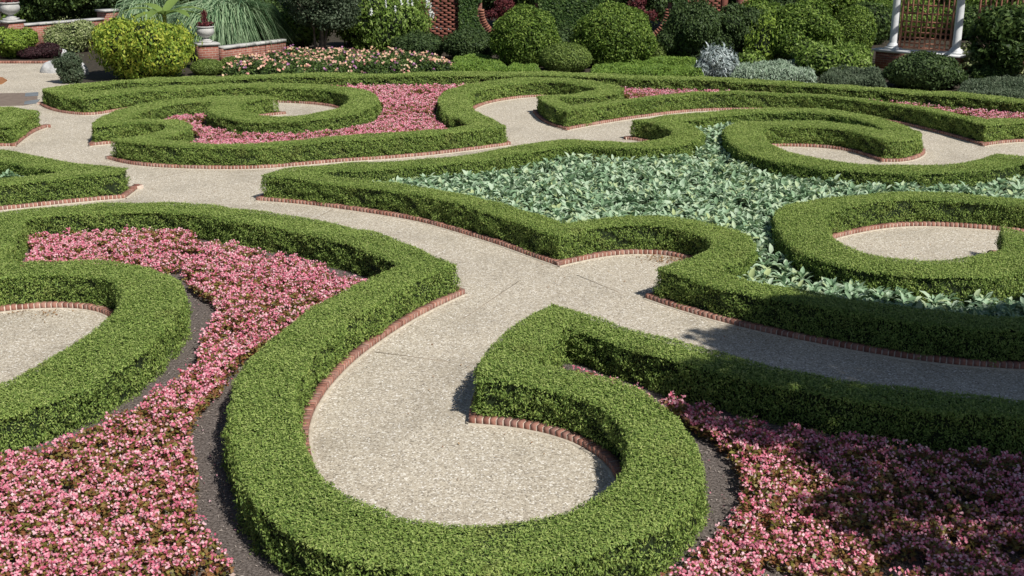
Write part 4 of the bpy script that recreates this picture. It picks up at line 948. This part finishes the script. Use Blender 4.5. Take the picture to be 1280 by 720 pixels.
# first bay stands forward; base
g=Geo(); g.box(((c1+span+.3)/2,.25,zb/2-.04),(c1+span+.1,.45,zb-.08)); g.box((c1+span*2.2,1.2,zb/2-.04),(span*3.2,.45,zb-.08)); link('brick_base',g.mesh([M['wall']]),root)
g=Geo(); g.box(((c1+span+.3)/2,.25,zb-.035),(c1+span+.35,.6,.075)); g.box((c1+span*2.2,1.2,zb-.035),(span*3.2,.58,.075)); link('coping',g.mesh([M['whitepaint']]),root)
Hc=3.0
for i,cx in enumerate(cols_x):
    yy=.25 if i<2 else 1.2
    g=Geo(); g.box((cx,yy,zb+.05),(.42,.42,.09)); g.lathe([(.19,.0),(.205,.03),(.19,.06),(.165,.075),(.17,.10),(.13,.13),(.128,.14),(.126,1.0),(.108,Hc-.25),(.14,Hc-.22),(.13,Hc-.2),(.17,Hc-.1),(.17,Hc-.05)],28,(cx,yy,zb+.09)); link('column',g.mesh([M['whitepaint']],True),root)
g=Geo(); g.box((c1+span*1.5,.25,zb+Hc+.2),(span*3.6,.22,.3)); g.box((c1+span*1.5,1.2,zb+Hc+.2),(span*3.6,.22,.3))
for i in range(14): g.box((c1-.4+span*3.7*i/13,.7,zb+Hc+.42),(.09,2.4,.14))
link('beam',g.mesh([M['whitepaint']]),root)
for i,(xa_,xb_,yy) in enumerate(((c1+.22,c1+span-.2,.25),(c1+span+.25,c1+2*span-.2,1.2),(c1+2*span+.2,c1+3*span-.2,1.2))):
    g=Geo(); z0=zb+.09; z1=zb+Hc-.2
    for xx in (xa_,xb_): g.box((xx,yy,(z0+z1)/2),(.06,.07,z1-z0))
    for zz in (z0+.02,z1): g.box(((xa_+xb_)/2,yy+.002,zz),(xb_-xa_,.06,.06))
    nx_=9; x_s=[xa_+(xb_-xa_)*(q+1)/(nx_+1) for q in range(nx_)]
    for xx in x_s: g.box((xx,yy-.022,(z0+z1)/2),(.055,.018,z1-z0))
    zz=z0+.16; q=0
    while zz<z1: g.box(((xa_+xb_)/2,yy,zz),(xb_-xa_,.018,.055)); zz+=.17 if q<4 else .26; q+=1
    link('lattice_panel',g.mesh([M['lattice']]),root)
# creeper on the second bay
p=[];g=Geo(); N_=5200
t=rng.random(N_); xs_=c1+span+.1+rng.normal(.35,.35,N_)+t*1.3; zs_=zb+rng.random(N_)*1.5*(.4+t)-.5; loc=np.c_[xs_,.55+rng.normal(0,.18,N_),zs_.clip(.05)]
a,b,n=frames(np.tile([0,-1.,.5],(N_,1)),.7,0); keep=vn(loc,3.2,81)>.05; scatter(g,RH,loc[keep],a[keep],b[keep],n[keep],.11,.07)
o=link('creeper',g.mesh([PAL['vari']])); o.location=(A[0],A[1],0); o.rotation_euler=(0,0,ang); tag(o,'pale leaved creeper climbing the second pergola column','creeper')

# ---------------------------------------------------------------- the tall tree beside the terrace whose shade falls over the lower right beds
def shade_tree(x,y,h,r,label,seed,cl):
    root=empty('shade_tree',(x,y,0)); g=Geo(); rr=random.Random(seed)
    g.tube([(0,0,-.1),(0.05,0,h*.3),(-.05,.1,h*.55),(0,0,h*.8)],[.30,.24,.17,.08],12)
    for k in range(9):
        a=k*.7+rr.random(); z0=h*rr.uniform(.35,.65); g.tube([(0,0,z0),(math.cos(a)*r*.4,math.sin(a)*r*.4,z0+h*.12),(math.cos(a)*r*.8,math.sin(a)*r*.8,z0+h*.2)],[.1,.07,.03],7)
    link('trunk',g.mesh([M['bark']],True),root); g=Geo()
    for (cx,cy,cz,s_) in cl:
        n_=int(1700*s_*s_); d=shell(n_,-1); p=np.array([cx,cy,cz])+d*(s_*(1-.6*rng.random(n_)**1.5))[:,None]*[1,1,.75]; a,b,n=frames(d,.9,0); scatter(g,RH,p,a,b,n,.16*rng.uniform(.7,1.3,n_),.085)
        if s_>.7: blob(g,(cx,cy,cz),(s_*.8,s_*.8,s_*.6),lump_fn(int(cx*9),.15),1,1.,12,8,-.95)
    link('crown',g.mesh([PAL['dark'],M['core']]),root); tag(root,label,'tree')
SD=(.66/math.tan(rad(48)),-.75/math.tan(rad(48)))
TG=[(2.3,12.2,.5),(3.0,12.2,.5),(3.2,11.7,.45),(1.9,11.6,.4),(1.75,10.9,.33),(2.2,10.5,.35),(2.4,11.2,.5),(3.5,10.4,.5),(2.5,12.5,.45),(2.7,11.7,.5),(3.5,11.0,.5),(2.5,13.4,.4),(3.9,13.9,.7),(5.4,11.7,.8),(2.9,10.2,.4),(4.2,12.0,.5),(6.6,9.6,1.),(2.6,8.9,.35),(3.0,8.3,.4),(2.9,12.9,.5),(3.6,12.6,.7),(5.2,13.0,1.0),(6.9,12.9,1.2),(3.9,11.5,.6),(7,11.2,1.1),(4.9,10.4,.7),(8.8,12.6,1.4),(11,13.2,1.6),(2.7,9.9,.35),(3.7,9.6,.5),(5.3,8.3,.8),(3.2,13.2,.8),(4.4,13.4,1.0),(5.8,13.6,1.2),(7.4,13.7,1.4),(9.3,13.8,1.6),(3.1,12.1,.6),(4.7,12.4,.8),(6.2,12.3,1.1),(7.9,12.0,1.3),(5.2,11.1,.9),(4.3,10.2,.8),(3.0,10.7,.55),(6.1,10.4,1.1),(7.7,10.2,1.2),(3.2,9.3,.6),(4.5,9.0,.9),(6,8.9,1.1),(3.8,7.9,.7),(5,7.4,.9),(6.4,7.3,1.1),(9.5,11.4,1.5)]
rt=random.Random(5); TX,TY=6.0+SD[0]*7.5,10.6+SD[1]*7.5
cl=[]
for (x,y,s_) in TG:
    z=rt.uniform(6.2,9.)
    if x>4.9 and y>13.2: y-=.55
    cl.append((x+SD[0]*z-TX,y+SD[1]*z-TY,z,s_))
shade_tree(TX,TY,9.5,4.,'broad tree standing outside the beds at right, shading them',4,cl)
# ---------------------------------------------------------------- camera, light, render settings
sc=bpy.context.scene
cam=bpy.data.cameras.new('camera'); co=bpy.data.objects.new('camera',cam); C.objects.link(co); sc.camera=co
cam.sensor_fit='HORIZONTAL'; cam.sensor_width=36; cam.lens=F/1280*36; cam.clip_end=900; cam.clip_start=.2
co.location=(0,0,H); co.rotation_euler=(math.pi/2-PITCH,0,0)
SUN_DIR=np.array([-.66,.75]); SUN_EL=48.   # horizontal way the shadows fall, elevation
sd=SUN_DIR/np.hypot(*SUN_DIR); e=rad(SUN_EL)
L=bpy.data.lights.new('sun','SUN'); L.energy=4.9; L.angle=rad(.53); L.color=(1,.955,.88)
lo=bpy.data.objects.new('sun',L); C.objects.link(lo)
dv=Vector((sd[0]*math.cos(e),sd[1]*math.cos(e),-math.sin(e))); lo.rotation_euler=dv.to_track_quat('-Z','Y').to_euler(); lo.location=(20,-15,25)
w=bpy.data.worlds.new('World'); sc.world=w; w.use_nodes=True; nt=w.node_tree; nt.nodes.clear()
bg=nt.nodes.new('ShaderNodeBackground'); ou=nt.nodes.new('ShaderNodeOutputWorld'); sk=nt.nodes.new('ShaderNodeTexSky')
sk.sky_type='NISHITA'; sk.sun_disc=False; sk.sun_elevation=e; sk.sun_rotation=math.atan2(-sd[0],-sd[1])
bg.inputs['Strength'].default_value=.054
nt.links.new(sk.outputs[0],bg.inputs[0]); nt.links.new(bg.outputs[0],ou.inputs[0])
sc.view_settings.view_transform='Standard'; sc.view_settings.look='None'; sc.view_settings.gamma=1; sc.view_settings.exposure=0; sc.view_settings.use_curve_mapping=False
sc.cycles.max_bounces=5; sc.cycles.diffuse_bounces=3; sc.cycles.transmission_bounces=3; sc.cycles.transparent_max_bounces=4; sc.cycles.use_denoising=True
